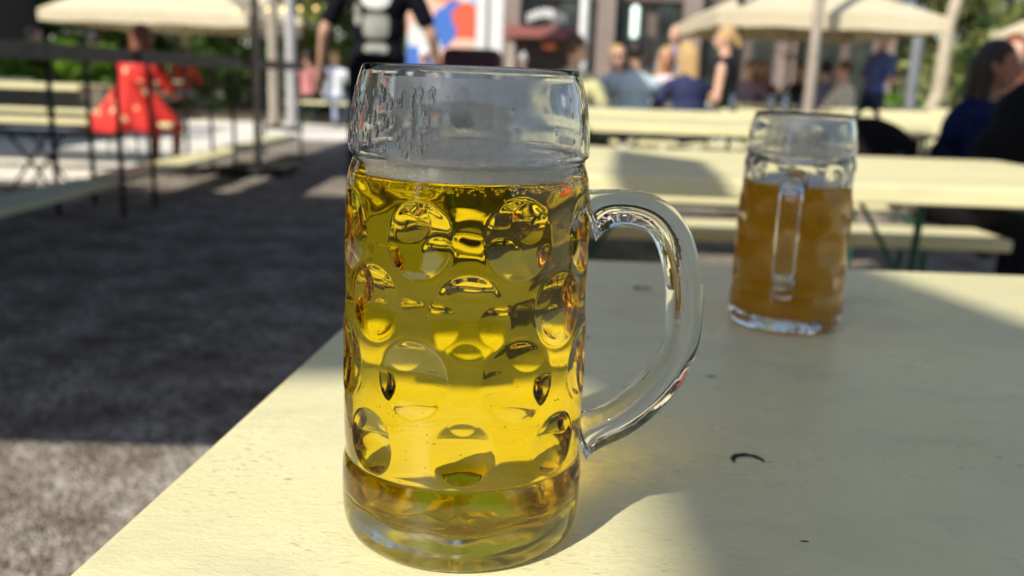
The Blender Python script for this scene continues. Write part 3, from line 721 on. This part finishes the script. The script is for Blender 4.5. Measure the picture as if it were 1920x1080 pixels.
# hanging lights / lit panel seen in the front
e, n_, l_, p_, o_ = new_mat('lamp glow'); p_.inputs['Emission Color'].default_value = (.75, 1, .85, 1); p_.inputs['Emission Strength'].default_value = .9; p_.inputs['Base Color'].default_value = (.6, .7, .65, 1); M_LAMP = e
a = P(1191, 18, by-.3); b = P(1191, 66, by-.3)
bm = bmesh.new(); capsule(bm, (a.x, by-.42, b.z), (a.x, by-.42, a.z), .10, .10); o = mk('wall_lamp', bm, M_LAMP, root, smooth=True); o.location = (-ox, -by, 0)

# left dark hut behind the left drinkers
root = empty('wooden_hut', (-12.0, 18, 0)); tag(root, 'dark wooden hut at the upper left corner behind the grey T-shirt', 'hut')
bm = bmesh.new(); box(bm, -3, 1.15, 0, 3, 0, 2.9); mk('wall', bm, basic('black stained wood', (.03, .028, .03), .8, .3, 6, .3), root)
bm = bmesh.new(); prism(bm, [(-3.3, -.3), (1.4, -.3), (1.4, 3.3), (-3.3, 3.3)], 2.91, 3.05); mk('roof', bm, M_DARKWOOD, root)
bm = bmesh.new(); box(bm, -.6, .3, -.06, -.003, .02, 2.1); d = mk('door', bm, M_DARKWOOD, root); bm = bmesh.new(); ellipsoid(bm, (.22, -.09, 1.0), (.03, .03, .03)); mk('handle', bm, M_WHITEM, d, smooth=True)

# unseen halls added beside and behind the viewer to close off the low sky
for nm_, X0, X1, Y0, Y1, Hh, lb in (('added_brick_hall', -14, -10.2, -9, 9, 6.0, 'dark brick hall added along the left side to block the low sky, out of the frame'), ('added_brick_hall', -9.5, 9, -14, -10, 5.0, 'dark brick hall added behind the viewer to block the low sky, out of the frame')):
    root = empty(nm_, ((X0+X1)/2, (Y0+Y1)/2, 0)); tag(root, lb, 'building')
    w_, d_ = (X1-X0)/2, (Y1-Y0)/2; M_BK = basic('dark brick', (.13, .07, .05), .85, .3, 12, .4)
    bm = bmesh.new(); box(bm, -w_, w_, -d_, d_, 0, Hh); mk('wall', bm, M_BK, root)
    bm = bmesh.new(); box(bm, -w_-.3, w_+.3, -d_-.3, d_+.3, Hh+.003, Hh+.3); mk('roof', bm, M_DARKMETAL, root)
    for k in range(6):
        t = -1+(2*k+1)/6; bm = bmesh.new()
        if d_ > w_: box(bm, w_+.003, w_+.05, t*d_-.7, t*d_+.7, 1.0, 3.2)
        else: box(bm, t*w_-.7, t*w_+.7, d_+.003, d_+.05, 1.0, 3.2)
        mk('window', bm, M_GD, root)
# painted wall with bright abstract mural
def mural_mat():
    mt, n, l, p, o = new_mat('mural paint'); tc = N(n, 'TexCoord'); mp = N(n, 'Mapping'); mp.inputs['Scale'].default_value = (1.3, 1, 1.3); l.new(tc.outputs['Object'], mp.inputs[0])
    nz = N(n, 'TexNoise', Scale=1.2, Detail=2); l.new(mp.outputs[0], nz.inputs[0])
    mxv = N(n, 'MixRGB'); mxv.inputs[0].default_value = .35; l.new(mp.outputs[0], mxv.inputs[1]); l.new(nz.outputs[1], mxv.inputs[2])
    v = N(n, 'TexVoronoi', Scale=1.9); l.new(mxv.outputs[0], v.inputs[0]); sc = N(n, 'SeparateColor'); l.new(v.outputs['Color'], sc.inputs[0])
    r = ramp(n, [(0, (.62, .10, .05)), (.22, (.72, .22, .12)), (.42, (.05, .15, .50)), (.58, (.35, .50, .68)), (.75, (.62, .62, .62)), (.9, (.75, .45, .35))]); r.color_ramp.interpolation = 'CONSTANT'
    l.new(sc.outputs[0], r.inputs[0]); l.new(r.outputs[0], p.inputs['Base Color']); p.inputs['Roughness'].default_value = .7; return mt
x0, x1 = XY(762, 20), XY(888, 20)
root = empty('mural_wall', ((x0+x1)/2, 20, 0)); tag(root, 'wall painted with a bright red, blue and white abstract mural', 'wall')
bm = bmesh.new(); box(bm, -(x1-x0)/2, (x1-x0)/2, 0, .3, 0, 4.5); mk('painted_panel', bm, mural_mat(), root)
bm = bmesh.new(); box(bm, -(x1-x0)/2-.05, (x1-x0)/2+.05, -.05, .35, 4.503, 4.6); mk('coping', bm, M_BR, root)
# white double column
x0, x1 = XY(890, 15), XY(940, 15)
root = empty('white_column', ((x0+x1)/2, 15, 0)); tag(root, 'broad white panelled column between the mural and the kiosk', 'column')
wd = (x1-x0)
bm = bmesh.new(); box(bm, -wd/2, -wd*.12, 0, .3, .1, 4.4); box(bm, wd*.02, wd/2, 0, .3, .1, 4.4); mk('panel', bm, M_WHITEM, root, bevel=.01)
bm = bmesh.new(); box(bm, -wd*.115, wd*.015, .08, .28, .1, 4.4); mk('recess', bm, basic('grey recess', (.4, .4, .4), .6), root)
bm = bmesh.new(); box(bm, -wd/2-.05, wd/2+.05, -.05, .35, 0, .098); mk('base', bm, M_BR, root)
# kiosk
x0, x1 = XY(945, 17), XY(1084, 17); kw = x1-x0; kx = (x0+x1)/2
root = empty('kiosk', (kx, 17, 0)); tag(root, 'small kiosk with a maroon awning and a curved white sign on its roof', 'kiosk')
zt = P(1010, 72, 17).z
bm = bmesh.new(); box(bm, -kw/2+.1, kw/2-.1, .35, 2.0, 0, zt-.02); mk('wall', bm, basic('dark kiosk paint', (.05, .04, .035), .7), root)
bm = bmesh.new(); v0 = box(bm, -kw/2, kw/2, -.35, 2.0, zt, zt+.22)
for v in v0[4:6]: v.co.y += .45
mk('awning', bm, basic('maroon awning', (.22, .07, .06), .8), root)
bm = bmesh.new(); box(bm, -kw/2+.15, kw/2-.15, .05, .345, .95, 1.0); mk('counter', bm, M_HIGHWOOD, root, bevel=.005)
for s in (-1, 1):
    bm = bmesh.new(); box(bm, s*(kw/2-.12)-.05, s*(kw/2-.12)+.05, -.25, -.17, 0, zt-.003); mk('post', bm, M_POLE, root)
bm = bmesh.new()
for i in range(9):
    t = i/8; x = -.32+.64*t+.05; z = zt+.28+.09*math.sin(math.pi*t)
    box(bm, x-.027, x+.027, -.05, -.01, z, z+.15)
o = mk('sign', bm, basic('white sign blocks', (.8, .8, .8), .5), root)
o['label'] = 'curved row of white raised letters, unreadable at this distance'
bm = bmesh.new(); ellipsoid(bm, (.12, .0, zt-.12), (.14, .05, .07)); mk('lantern', bm, basic('orange lantern', (.6, .17, .06), .6), root, smooth=True)
# poles
def pole(px, Y, r, z1, mat, label, lean=0, foot=None):
    x = XY(px, Y); rt = empty('pole', (x, Y, 0)); tag(rt, label, 'pole')
    bm = bmesh.new(); capsule(bm, (0, 0, .03), (lean, 0, z1), r, r*.9, 14); mk('shaft', bm, mat, rt, smooth=True)
    bm = bmesh.new(); bmesh.ops.create_cone(bm, segments=16, radius1=r*1.8, radius2=r*1.6, depth=.08, cap_ends=True, matrix=Matrix.Translation((0, 0, .04))); mk('foot', bm, M_DARKMETAL, rt)
    return rt
pole(1090, 14, .075, 5, M_WHITEM, 'white round pole beside the kiosk')
pole(513, 15.5, .09, 5, M_POLE, 'left one of the two grey brown poles beside the left parasol')
pole(546, 15.0, .085, 5, basic('grey galvanised', (.42, .41, .42), .5, .1), 'right lighter grey one of the two poles beside the left parasol')
pole(1376, 11.0, .045, 4.5, M_DARKMETAL, 'thin dark pole crossing the left half of the right parasol')
pole(1521, 10.4, .06, 5, M_POLE, 'grey brown pole in front of the right parasol')
pole(1712, 17, .11, 2.4, basic('slate post', (.16, .17, .19), .6), 'short slate grey post left of the slender trunk')
# string of bulbs
root = empty('string_lights', (XY(575, 13), 13, P(575, 6, 13).z)); tag(root, 'string of small warm bulbs hanging between the left poles', 'string lights')
mt, n_, l_, p_, o_ = new_mat('warm bulb'); p_.inputs['Base Color'].default_value = (.8, .6, .25, 1); p_.inputs['Emission Color'].default_value = (1, .7, .25, 1); p_.inputs['Emission Strength'].default_value = 2
oz = root.location
prev = None; bmw = bmesh.new()
for i in range(-3, 9):
    px = 532+30*i; q = P(px, 17-.8*i+.02*(i-3)**2, 13); loc = q-oz
    if prev is not None: capsule(bmw, prev+Vector((0, 0, .06)), loc+Vector((0, 0, .06)), .006, .006, 6)
    prev = loc; bm = bmesh.new(); ellipsoid(bm, loc, (.022, .022, .028), None, 10, 8); mk('bulb', bm, mt, root, smooth=True)
mk('cable', bmw, M_DARKMETAL, root)
# maroon covered cart
x0, x1 = XY(826, 10.5), XY(940, 10.5)
root = empty('covered_cart', ((x0+x1)/2, 10.5, 0)); tag(root, 'maroon tarpaulin cover with rounded top behind the foreground mug', 'covered cart')
zt = P(880, 90, 10.5).z; hw = (x1-x0)/2
bm = bmesh.new(); v = box(bm, -hw, hw, 0, .7, .15, zt); mk('cover', bm, basic('maroon tarpaulin', (.09, .025, .03), .6, .3, 9, .5), root, bevel=.10, seg=5)
for sx in (-1, 1):
    bm = bmesh.new(); bmesh.ops.create_cone(bm, segments=20, radius1=.12, radius2=.12, depth=.05, cap_ends=True, matrix=Matrix.Translation((sx*(hw-.12), .1, .12)) @ Matrix.Rotation(math.pi/2, 4, 'X')); mk('wheel', bm, M_DARKMETAL, root)

# ------------------------------------------------------------------ people
PI = math.pi
SKIN = basic('skin', (.62, .36, .26), .5, .08, 30, .1); SKIN_T = basic('tanned skin', (.45, .22, .14), .5, .08, 30, .1)
HAIRC = {'blond': (.48, .31, .13), 'black': (.012, .010, .010), 'brown': (.09, .045, .022), 'dark': (.035, .02, .015), 'grey': (.55, .53, .52), 'red': (.22, .07, .03)}
DG_ = None
def cloth(c, name=None):
    m_ = basic('cloth %.3f %.3f %.3f' % c, c, .9, .12, 18, .35); m_.node_tree.nodes['Principled BSDF'].inputs['Specular IOR Level'].default_value = .15; return m_
def remesh(name, bm, vox, mat, parent, it=4):
    me = bpy.data.meshes.new('tmp'); bm.to_mesh(me); bm.free()
    o = bpy.data.objects.new('tmp', me); C.objects.link(o)
    r = o.modifiers.new('r', 'REMESH'); r.mode = 'VOXEL'; r.voxel_size = vox; r.use_smooth_shade = True
    s = o.modifiers.new('s', 'SMOOTH'); s.iterations = it; s.factor = .5
    dg = bpy.context.evaluated_depsgraph_get(); dg.update()
    nm = bpy.data.meshes.new_from_object(o.evaluated_get(dg)); bpy.data.objects.remove(o); bpy.data.meshes.remove(me)
    nm.name = name; nm.materials.clear(); nm.materials.append(mat); nm.polygons.foreach_set('use_smooth', [True]*len(nm.polygons))
    ob = bpy.data.objects.new(name, nm); C.objects.link(ob); ob.parent = parent; return ob
ARMS = {'down': ((.055, .02, -.29), (.05, .07, -.53)), 'table': ((.07, .14, -.25), (-.05, .38, -.24)), 'front': ((.09, -.03, -.28), (-.02, .21, -.27)),
        'face': ((.05, .20, -.20), (-.08, .27, .06)), 'out': ((.13, .02, -.27), (.17, .12, -.48)), 'cup': ((.05, .2, -.2), (-.1, .38, -.05)), 'hips': ((.20, -.06, -.24), (.06, .08, -.40))}
def person(label, x, y, yaw, sit, top, bottom, hair, style='short', sleeve='short', arms=('table', 'table'), lean=.12, scale=1.0, skin=SKIN, hat=None, sunglasses=False, skirt=None, headyaw=0.0, seat=.48, vox=.011, group=None, strap=None, printed=False, wide=1.0):
    r = empty('person', (x, y, 0), yaw); r.scale = (scale,)*3; tag(r, label, 'person', group)
    hipz = (seat+.065)/scale if sit else .93
    hip = Vector((0, 0, hipz)); sd = Vector((0, math.sin(lean), math.cos(lean)))
    sh = hip + sd*(.45 if sit else .50); neck = sh + sd*.08; head = neck + Vector((0, math.sin(lean)*.05+.015, .155))
    ab = hip+sd*.22; ch = hip+sd*.37; RX = Matrix.Rotation(-lean, 3, 'X')
    HR = Matrix.Rotation(headyaw, 3, 'Z')
    joints = {}
    for s in (-1, 1):
        S0 = sh+Vector((s*.185*wide, 0, -.035)); e, w_ = ARMS[arms[0 if s < 0 else 1]]
        joints[s] = (S0, S0+Vector((s*e[0], e[1], e[2])), S0+Vector((s*w_[0], w_[1], w_[2])))
    if sit: legs = {s: (hip+Vector((s*.09, 0, -.02)), Vector((s*.13, .43, hipz-.04)), Vector((s*.12, .40, .09/scale)), Vector((s*.13, .56, .05/scale))) for s in (-1, 1)}
    else: legs = {s: (hip+Vector((s*.09, 0, -.03)), Vector((s*.11, .05*s, .50)), Vector((s*.12, .02+.10*s, .09)), Vector((s*.14, .17+.10*s, .045))) for s in (-1, 1)}
    # body
    bm = bmesh.new()
    ellipsoid(bm, hip, (.155, .115, .12)); ellipsoid(bm, ab, (.13, .095, .15), RX); ellipsoid(bm, ch, (.155*wide, .11, .17), RX)
    capsule(bm, sh+Vector((-.15*wide, 0, -.03)), sh+Vector((.15*wide, 0, -.03)), .06, .06); capsule(bm, sh-sd*.02, neck+Vector((0, .01, .06)), .058, .052)
    ellipsoid(bm, head, (.074, .092, .108), HR, 20, 14); ellipsoid(bm, head+HR@Vector((0, .025, -.06)), (.052, .06, .058), HR)
    capsule(bm, head+HR@Vector((0, .085, .005)), head+HR@Vector((0, .106, -.03)), .009, .014, 8)
    ellipsoid(bm, head+HR@Vector((0, .086, -.063)), (.024, .012, .010), HR, 10, 8)
    for s in (-1, 1):
        ellipsoid(bm, head+HR@Vector((s*.077, -.002, -.01)), (.012, .02, .031), HR, 10, 8)
        a, b, c = joints[s]; capsule(bm, a, b, .047, .038); capsule(bm, b, c, .038, .026)
        d = (c-b).normalized(); sx, sy, _ = frame_of(d)
        if abs(sy.z) < abs(sx.z): sx, sy = sy, sx
        palm = c + d*.05; capsule(bm, c, c+d*.085, .028, .034, 10, .6)
        for k in range(4):
            off = sx*((k-1.5)*.019); L = (.062, .072, .067, .052)[k]; p0 = c+d*.088+off; p1 = p0+d*L*.55+Vector((0, 0, -.006)); p2 = p1+d*L*.4+Vector((0, 0, -.02))
            capsule(bm, p0, p1, .0095, .009, 8); capsule(bm, p1, p2, .009, .0075, 8)
        capsule(bm, c+d*.03-sx*s*.025, c+d*.075-sx*s*.052+Vector((0, 0, -.01)), .012, .009, 8)
        h_, k_, f_, t_ = legs[s]; capsule(bm, h_, k_, .082, .056); capsule(bm, k_, f_, .056, .036); capsule(bm, f_, t_, .038, .03)
    body = remesh('body', bm, min(vox, .010), skin, r, 3)
    # top
    g = .014; bm = bmesh.new()
    ellipsoid(bm, hip+sd*.05, (.155*wide+g, .118+g, .13)); ellipsoid(bm, ab, (.14*wide+g, .105+g, .16), RX); ellipsoid(bm, ch, (.162*wide+g, .115+g, .165), RX)
    capsule(bm, sh+Vector((-.15*wide, 0, -.035)), sh+Vector((.15*wide, 0, -.035)), .064+g*.6, .064+g*.6); capsule(bm, sh-sd*.03, sh+sd*.04, .075, .066)
    if sleeve != 'none':
        for s in (-1, 1):
            a, b, c = joints[s]
            if sleeve == 'long': capsule(bm, a, b, .06, .05); capsule(bm, b, b.lerp(c, .93), .05, .038)
            else: capsule(bm, a, a.lerp(b, .68), .062, .058)
    nm = 'jacket' if sleeve == 'long' else 'shirt'
    tp = remesh(nm, bm, .012, cloth(top) if not isinstance(top, bpy.types.Material) else top, r, 3)
    # bottom
    bm = bmesh.new()
    if skirt:
        k = (legs[1][1]+legs[-1][1])/2; 
        rg = []
        for zz, ra in ((.30, .14), (.20, .17), (.10, .25), (0, .335), (-.08, .385), (-.15, .40), (-.16, .30)):
            rg.append([bm.verts.new(hip+Vector((ra*(1+.07*math.sin(9*t_)*(ra/.4)+.04*math.sin(4*t_+1))*math.cos(t_), (.04 if zz < .15 else .02)+ra*(1+.07*math.sin(9*t_)*(ra/.4))*math.sin(t_), zz+.015*math.sin(5*t_)))) for t_ in [2*PI*q_/60 for q_ in range(60)]])
        for a_, b_ in zip(rg, rg[1:]):
            for q_ in range(60): bm.faces.new((a_[q_], b_[q_], b_[(q_+1) % 60], a_[(q_+1) % 60]))
        bm.faces.new(rg[0]); bm.faces.new(rg[-1][::-1])
        remesh('skirt', bm, .014, skirt, r, 3)
    else:
        ellipsoid(bm, hip, (.155*wide+.012, .127, .125))
        for s in (-1, 1):
            h_, k_, f_, t_ = legs[s]; capsule(bm, h_, k_, .098, .072); capsule(bm, k_, k_.lerp(f_, .92), .07, .055)
        remesh('trousers', bm, .013, cloth(bottom), r, 3)
    for s in (-1, 1):
        h_, k_, f_, t_ = legs[s]; bm = bmesh.new(); capsule(bm, f_+Vector((0, -.02, -.03)), t_+Vector((0, .02, -.005)), .045, .038, 12); mk('shoe', bm, cloth((.05, .05, .05)), r, smooth=True)
    # hair
    if style != 'bald':
        bm = bmesh.new()
        ellipsoid(bm, head+HR@Vector((0, -.016, .022)), (.084, .098, .102), HR, 20, 14)
        if style == 'long':
            capsule(bm, head+HR@Vector((0, -.06, 0)), head+HR@Vector((0, -.085, -.20)), .075, .06, 14, 1.0); 
            for s in (-1, 1): capsule(bm, head+HR@Vector((s*.062, -.02, .0)), head+HR@Vector((s*.075, -.02, -.17)), .035, .03, 10)
        if style == 'tied': capsule(bm, head+HR@Vector((0, -.1, .02)), head+HR@Vector((0, -.14, -.07)), .03, .022, 10)
        hm = basic('hair '+hair, HAIRC[hair], .45, .35, 60, .6, bscale=160)
        ho = remesh('hair', bm, .009, hm, r, 2)
        # open the face: drop hair faces in front of the hairline
        b2 = bmesh.new(); b2.from_mesh(ho.data); Hi = HR.inverted(); kill = []
        for f in b2.faces:
            q = Hi@(f.calc_center_median()-head)
            if (q.y > .045 and q.z < .062 and abs(q.x) < .066 - (.0 if q.z < .03 else (q.z-.03)*.8)) or (q.z < -.02 and q.y > .0 and style in ('short', 'tied')): kill.append(f)
        bmesh.ops.delete(b2, geom=kill, context='FACES'); b2.to_mesh(ho.data); b2.free()
    if hat:
        bm = bmesh.new(); ellipsoid(bm, head+Vector((0, -.01, .045)), (.09, .105, .085)); ellipsoid(bm, head+HR@Vector((0, .10, .045)), (.07, .075, .012)); remesh('cap', bm, .009, cloth(hat), r, 2)
    for s in (-1, 1):
        bm = bmesh.new(); ellipsoid(bm, head+HR@Vector((s*.031, .083, .008)), (.013, .008, .007), HR, 10, 8); mk('eye', bm, basic('dark eye', (.03, .02, .015), .2), r, smooth=True)
    bm = bmesh.new(); ellipsoid(bm, head+HR@Vector((0, .094, -.063)), (.022, .006, .006), HR, 10, 8); mk('mouth', bm, basic('lips', (.35, .09, .08), .4), r, smooth=True)
    if sunglasses:
        bm = bmesh.new()
        for s in (-1, 1):
            ellipsoid(bm, head+HR@Vector((s*.034, .095, .008)), (.029, .008, .022), HR, 12, 8); capsule(bm, head+HR@Vector((s*.062, .09, .012)), head+HR@Vector((s*.08, .0, .01)), .003, .003, 6)
        capsule(bm, head+HR@Vector((-.01, .1, .012)), head+HR@Vector((.01, .1, .012)), .003, .003, 6); mk('sunglasses', bm, basic('dark lens', (.015, .015, .015), .15), r, smooth=True)
    if printed:     # white emblem print on the back of the shirt: a foaming mug shape over text-like bars
        def patch(name, shp, mat):
            bm = bmesh.new(); gr = [[None]*13 for _ in range(13)]
            bvh_o = tp.data
            from mathutils.bvhtree import BVHTree
            bv = BVHTree.FromPolygons([v.co for v in bvh_o.vertices], [p.vertices[:] for p in bvh_o.polygons])
            for poly in shp:
                n_ = 24
                cx, cz, ax, az, e = poly
                ctr = None; vv = []
                for j in range(n_):
                    t = 2*math.pi*j/n_; c_, s_ = math.cos(t), math.sin(t)
                    vv.append((cx+ax*math.copysign(abs(c_)**e, c_), cz+az*math.copysign(abs(s_)**e, s_)))
                rings = []
                for k in (1, .75, .5, .25):
                    row = []
                    for (qx, qz) in vv:
                        X = cx+(qx-cx)*k; Z = cz+(qz-cz)*k; h = bv.ray_cast(Vector((X, -1, Z)), Vector((0, 1, 0)))
                        row.append(bm.verts.new((h[0] if h[0] else Vector((X, -.12, Z)))+Vector((0, -.004, 0))))
                    rings.append(row)
                for r1, r2 in zip(rings, rings[1:]):
                    for j in range(n_): bm.faces.new((r1[j], r1[(j+1) % n_], r2[(j+1) % n_], r2[j]))
                bm.faces.new(rings[-1])
            return mk(name, bm, mat, tp, smooth=True)
        z0 = sh.z
        patch('shirt_print', [(.0, z0-.085, .092, .085, .8)], basic('white print', (.8, .82, .78), .7))
        patch('shirt_print', [(.0, z0-.265, .08, .075, .5), (-.115, z0-.20, .022, .065, .9), (.0, z0-.40, .075, .032, .7)], basic('faded grey print', (.33, .33, .30), .8))
    return r

GR = 'people at the beer tables'
def at(px, Y): return XY(px, Y)
PI = math.pi
# man in black T-shirt, standing with his back to us
person('man standing in a black T-shirt with white print on its back', at(708, 6.3), 6.3, 0.05, False, (.007, .007, .013), (.012, .012, .02), 'brown', arms=('out', 'out'), lean=.02, scale=1.09, printed=True, wide=1.08, group=GR)
# group at the middle table
person('person in a light blue shirt with black hair seen from behind', at(1190, 8.1), 8.1, 0.0, True, (.50, .62, .68), (.05, .06, .09), 'black', sleeve='long', lean=.14, group=GR, wide=1.05)
person('person in a navy jacket with blond hair leaning to the left', at(1303, 8.0), 8.05, .45, True, (.035, .04, .10), (.05, .05, .06), 'blond', style='long', sleeve='long', lean=.22, group=GR, headyaw=.3)
person('man in a pale yellow shirt with brown hair just right of the big mug', at(1072, 7.4), 7.7, -.55, True, (.72, .70, .42), (.15, .14, .12), 'brown', lean=.12, group=GR, headyaw=-.7, wide=1.05)
person('blond person in white with dark sunglasses facing the viewer', at(1152, 9.7), 9.7, PI+.2, True, (.68, .68, .70), (.1, .12, .2), 'blond', sunglasses=True, lean=.1, group=GR)
person('blond woman in a white and pink top smiling towards the viewer', at(1247, 9.6), 9.62, PI-.1, True, (.66, .58, .64), (.3, .25, .25), 'blond', style='long', sleeve='none', lean=.12, group=GR, skin=SKIN_T, arms=('cup', 'table'))
person('man in a bright blue T-shirt walking behind the seated group', at(1262, 13), 13, PI-.6, False, (.13, .24, .62), (.1, .1, .13), 'red', style='bald', group=GR, arms=('front', 'down'), lean=.05, scale=.98)
person('blond woman in a black top standing at the end of the table', at(1362, 8.9), 8.9, 1.2, True, (.015, .015, .018), (.05, .08, .25), 'blond', style='tied', sleeve='none', lean=.05, group=GR, arms=('down', 'front'), seat=.66)
# group under the right parasol
person('person in a mauve shirt seated left in the parasol shade', at(1403, 13.1), 13.1, PI, True, (.30, .24, .36), (.1, .1, .1), 'brown', group=GR)
person('person in a rust top seated in the parasol shade', at(1428, 13.2), 13.3, PI, True, (.26, .10, .06), (.1, .1, .1), 'red', style='long', group=GR)
person('person in a dark top seated beside the building pillar', at(1497, 13.1), 13.1, PI, True, (.04, .035, .045), (.1, .1, .1), 'dark', group=GR)
person('person in a slate blue shirt seated right of the parasol pole', at(1550, 12.0), 12.0, 0, True, (.17, .18, .30), (.1, .1, .1), 'black', group=GR, sleeve='long')
person('person in a white top with a turquoise scarf right of the slate blue shirt', at(1592, 11.8), 11.8, .8, True, (.70, .64, .55), (.6, .55, .4), 'brown', group=GR, headyaw=.6)
person('white haired walker in a blue T-shirt carrying a dark bag', at(1640, 12.2), 12.2, -1.3, False, (.10, .14, .40), (.04, .05, .09), 'grey', group=GR, arms=('front', 'front'), lean=.1)
# dark foreground pair at right
person('dark haired woman in a navy jacket with a red badge, sitting in shade', at(1826, 4.4)-.12, 4.4, -1.9, True, (.008, .014, .07), (.02, .02, .03), 'dark', style='long', sleeve='long', lean=.34, scale=.97, group=GR, skin=SKIN_T, headyaw=-.45, arms=('front', 'front'), vox=.008, seat=.40)
person('person in a black coat at the right frame edge, hunched and turned away', at(1868, 3.5), 3.5, -1.45, True, (.006, .006, .008), (.01, .01, .012), 'dark', style='short', sleeve='long', lean=.62, scale=1.15, seat=.48, group=GR, arms=('table', 'table'), wide=1.4)
person('auburn haired person behind the woman in the navy jacket', at(1893, 5.9), 5.95, PI-.2, True, (.10, .05, .04), (.05, .05, .05), 'red', style='long', group=GR)
# left side
FLOR = bpy.data.materials.new('red floral cloth'); FLOR.use_nodes = True
n, l = FLOR.node_tree.nodes, FLOR.node_tree.links; tc = N(n, 'TexCoord'); v = N(n, 'TexVoronoi', Scale=8); l.new(tc.outputs['Object'], v.inputs[0])
rp = ramp(n, [(.0, (.85, .70, .55)), (.20, (.80, .42, .22)), (.30, (.66, .03, .02)), (.75, (.58, .02, .02))]); l.new(v.outputs['Distance'], rp.inputs[0]); l.new(rp.outputs[0], n['Principled BSDF'].inputs['Base Color']); n['Principled BSDF'].inputs['Roughness'].default_value = .8
person('person in a wide red floral dress seated on the pale bench', at(240, 8.15), 8.2, -.35, True, FLOR, (.1, .1, .1), 'red', style='long', lean=.3, group=GR, skirt=FLOR, skin=SKIN_T, arms=('table', 'table'))
person('person in a grey T-shirt drinking under the left parasol', at(72, 13.6), 13.4, -1.2, True, (.15, .16, .19), (.05, .05, .07), 'brown', group=GR, arms=('front', 'table'), seat=.60, wide=1.1)
person('person in a black top with dark hair under the left parasol', at(200, 13.8), 13.6, 1.2, True, (.012, .014, .025), (.05, .05, .07), 'black', group=GR, arms=('table', 'table'), seat=.56, wide=1.1)
person('person in a pink top seated far behind the grey poles', at(573, 16.8), 16.9, .2, True, (.55, .22, .22), (.04, .04, .05), 'dark', group=GR)
person('person in white and blue seated left of the black T-shirt', at(622, 16.4), 16.5, -.2, True, (.72, .74, .82), (.3, .35, .5), 'blond', group=GR, wide=1.2)
person('person with a white cap right of the black T-shirt', at(797, 14.0), 14.0, PI, True, (.6, .62, .72), (.2, .2, .3), 'grey', group=GR, hat=(.8, .8, .82), seat=.5)
person('person in a grey hooded top by the kiosk counter', at(978, 15.4), 15.4, 0, True, (.14, .14, .18), (.1, .1, .1), 'grey', group=GR, seat=.55)
person('person in a red sweater at a far table under the left parasol', at(278, 16.8), 16.8, 0, True, (.28, .03, .02), (.1, .1, .1), 'brown', group=GR)
person('person in a rust red jacket right of the far red sweater', at(342, 17.2), 17.2, 0, True, (.25, .04, .02), (.1, .1, .1), 'dark', sleeve='long', group=GR)

# badge on the navy jacket, bags, glasses on tables
def bag(name, x, y, z, w, d, h, mat, label, cat, strap=True):
    r = empty(name, (x, y, z)); tag(r, label, cat)
    bm = bmesh.new(); ellipsoid(bm, (0, 0, h*.45), (w*.5, d*.5, h*.47)); box(bm, -w*.42, w*.42, -d*.38, d*.38, .0, h*.7); remesh('body', bm, .015, mat, r, 4)
    bm = bmesh.new(); ellipsoid(bm, (0, -d*.42, h*.28), (w*.33, d*.16, h*.24)); mk('pocket', bm, mat, r, smooth=True)
    if strap:
        bm = bmesh.new(); pv = None
        for i in range(9):
            t = math.pi*i/8; q = Vector((.05*math.cos(t), 0, h*.88+.06*math.sin(t)))
            if pv is not None: capsule(bm, pv, q, .012, .012, 8)
            pv = q
        mk('strap', bm, mat, r, smooth=True)
    return r
BLK = cloth((.008, .008, .010))
bag('backpack', at(1634, 4.2), 4.2, .481, .50, .28, .40, BLK, 'black backpack standing on the bench left of the woman in navy', 'backpack')
bag('bag', at(1790, 4.2), 4.2, .481, .42, .25, .24, BLK, 'flat black bag lying on the bench beside the woman in navy', 'bag')
root = empty('water_bottle', (at(1706, 4.04), 4.05, .4815)); tag(root, 'blue water bottle standing on the bench right of the black backpack', 'bottle')
mk('body', lathe([(0, 0), (.034, 0), (.036, .01), (.036, .15), (.03, .175), (.016, .19), (.016, .2)], 20), basic('blue bottle', (.01, .06, .45), .3, .1), root, smooth=True)
mk('cap', lathe([(.019, .2), (.019, .225), (0, .226)], 20), M_DARKMETAL, root, smooth=True)
M_AMB = basic('amber drink', (.55, .30, .05), .3, .1); 
def tumbler(x, y, z, label, fill=.6):
    r = empty('beer_glass', (x, y, z+.001)); tag(r, label, 'beer glass', 'small beer glasses on the far tables')
    mk('glass_body', lathe([(0, 0), (.034, 0), (.036, .005), (.041, .15), (.039, .15), (.034, .012), (0, .01)], 20), M_GLASS, r, smooth=True)
    mk('beer', lathe([(0, .0125), (.0335, .0125), (.0335+.0045*fill, .0125+.13*fill), (0, .0125+.13*fill)], 20), M_AMB, r, smooth=True)
for px, Y, lb in ((1379, 7.8, 'beer glass left of the dark parasol pole'), (1452, 7.9, 'left glass of the pair beside the grey brown pole'), (1478, 8.0, 'right glass of the pair beside the grey brown pole'), (1256, 8.75, 'beer glass in front of the smiling blond woman')):
    tumbler(at(px, Y), Y, TZ, lb)
tumbler(at(158, 14.0), 14.0, TZ, 'glass on the table between the two drinkers under the left parasol')
tumbler(at(1912, 4.9), 4.9, TZ, 'glass at the right edge on the half shaded table')
# far backdrop: long dark wood of trees closing the garden
rs = np.random.RandomState(2); cen = [(rs.uniform(-34, 34), 34+rs.uniform(0, 5), rs.uniform(.5, 6.5)) for _ in range(260)]
wd_ = mk('far_wood', leaves(cen, [1.5]*260, 26000, .24, rs), leaf_mat('leaf wood', (.07, .10, .03)))
tag(wd_, 'far off wood closing the view behind the beer garden', 'wood', kind='stuff')
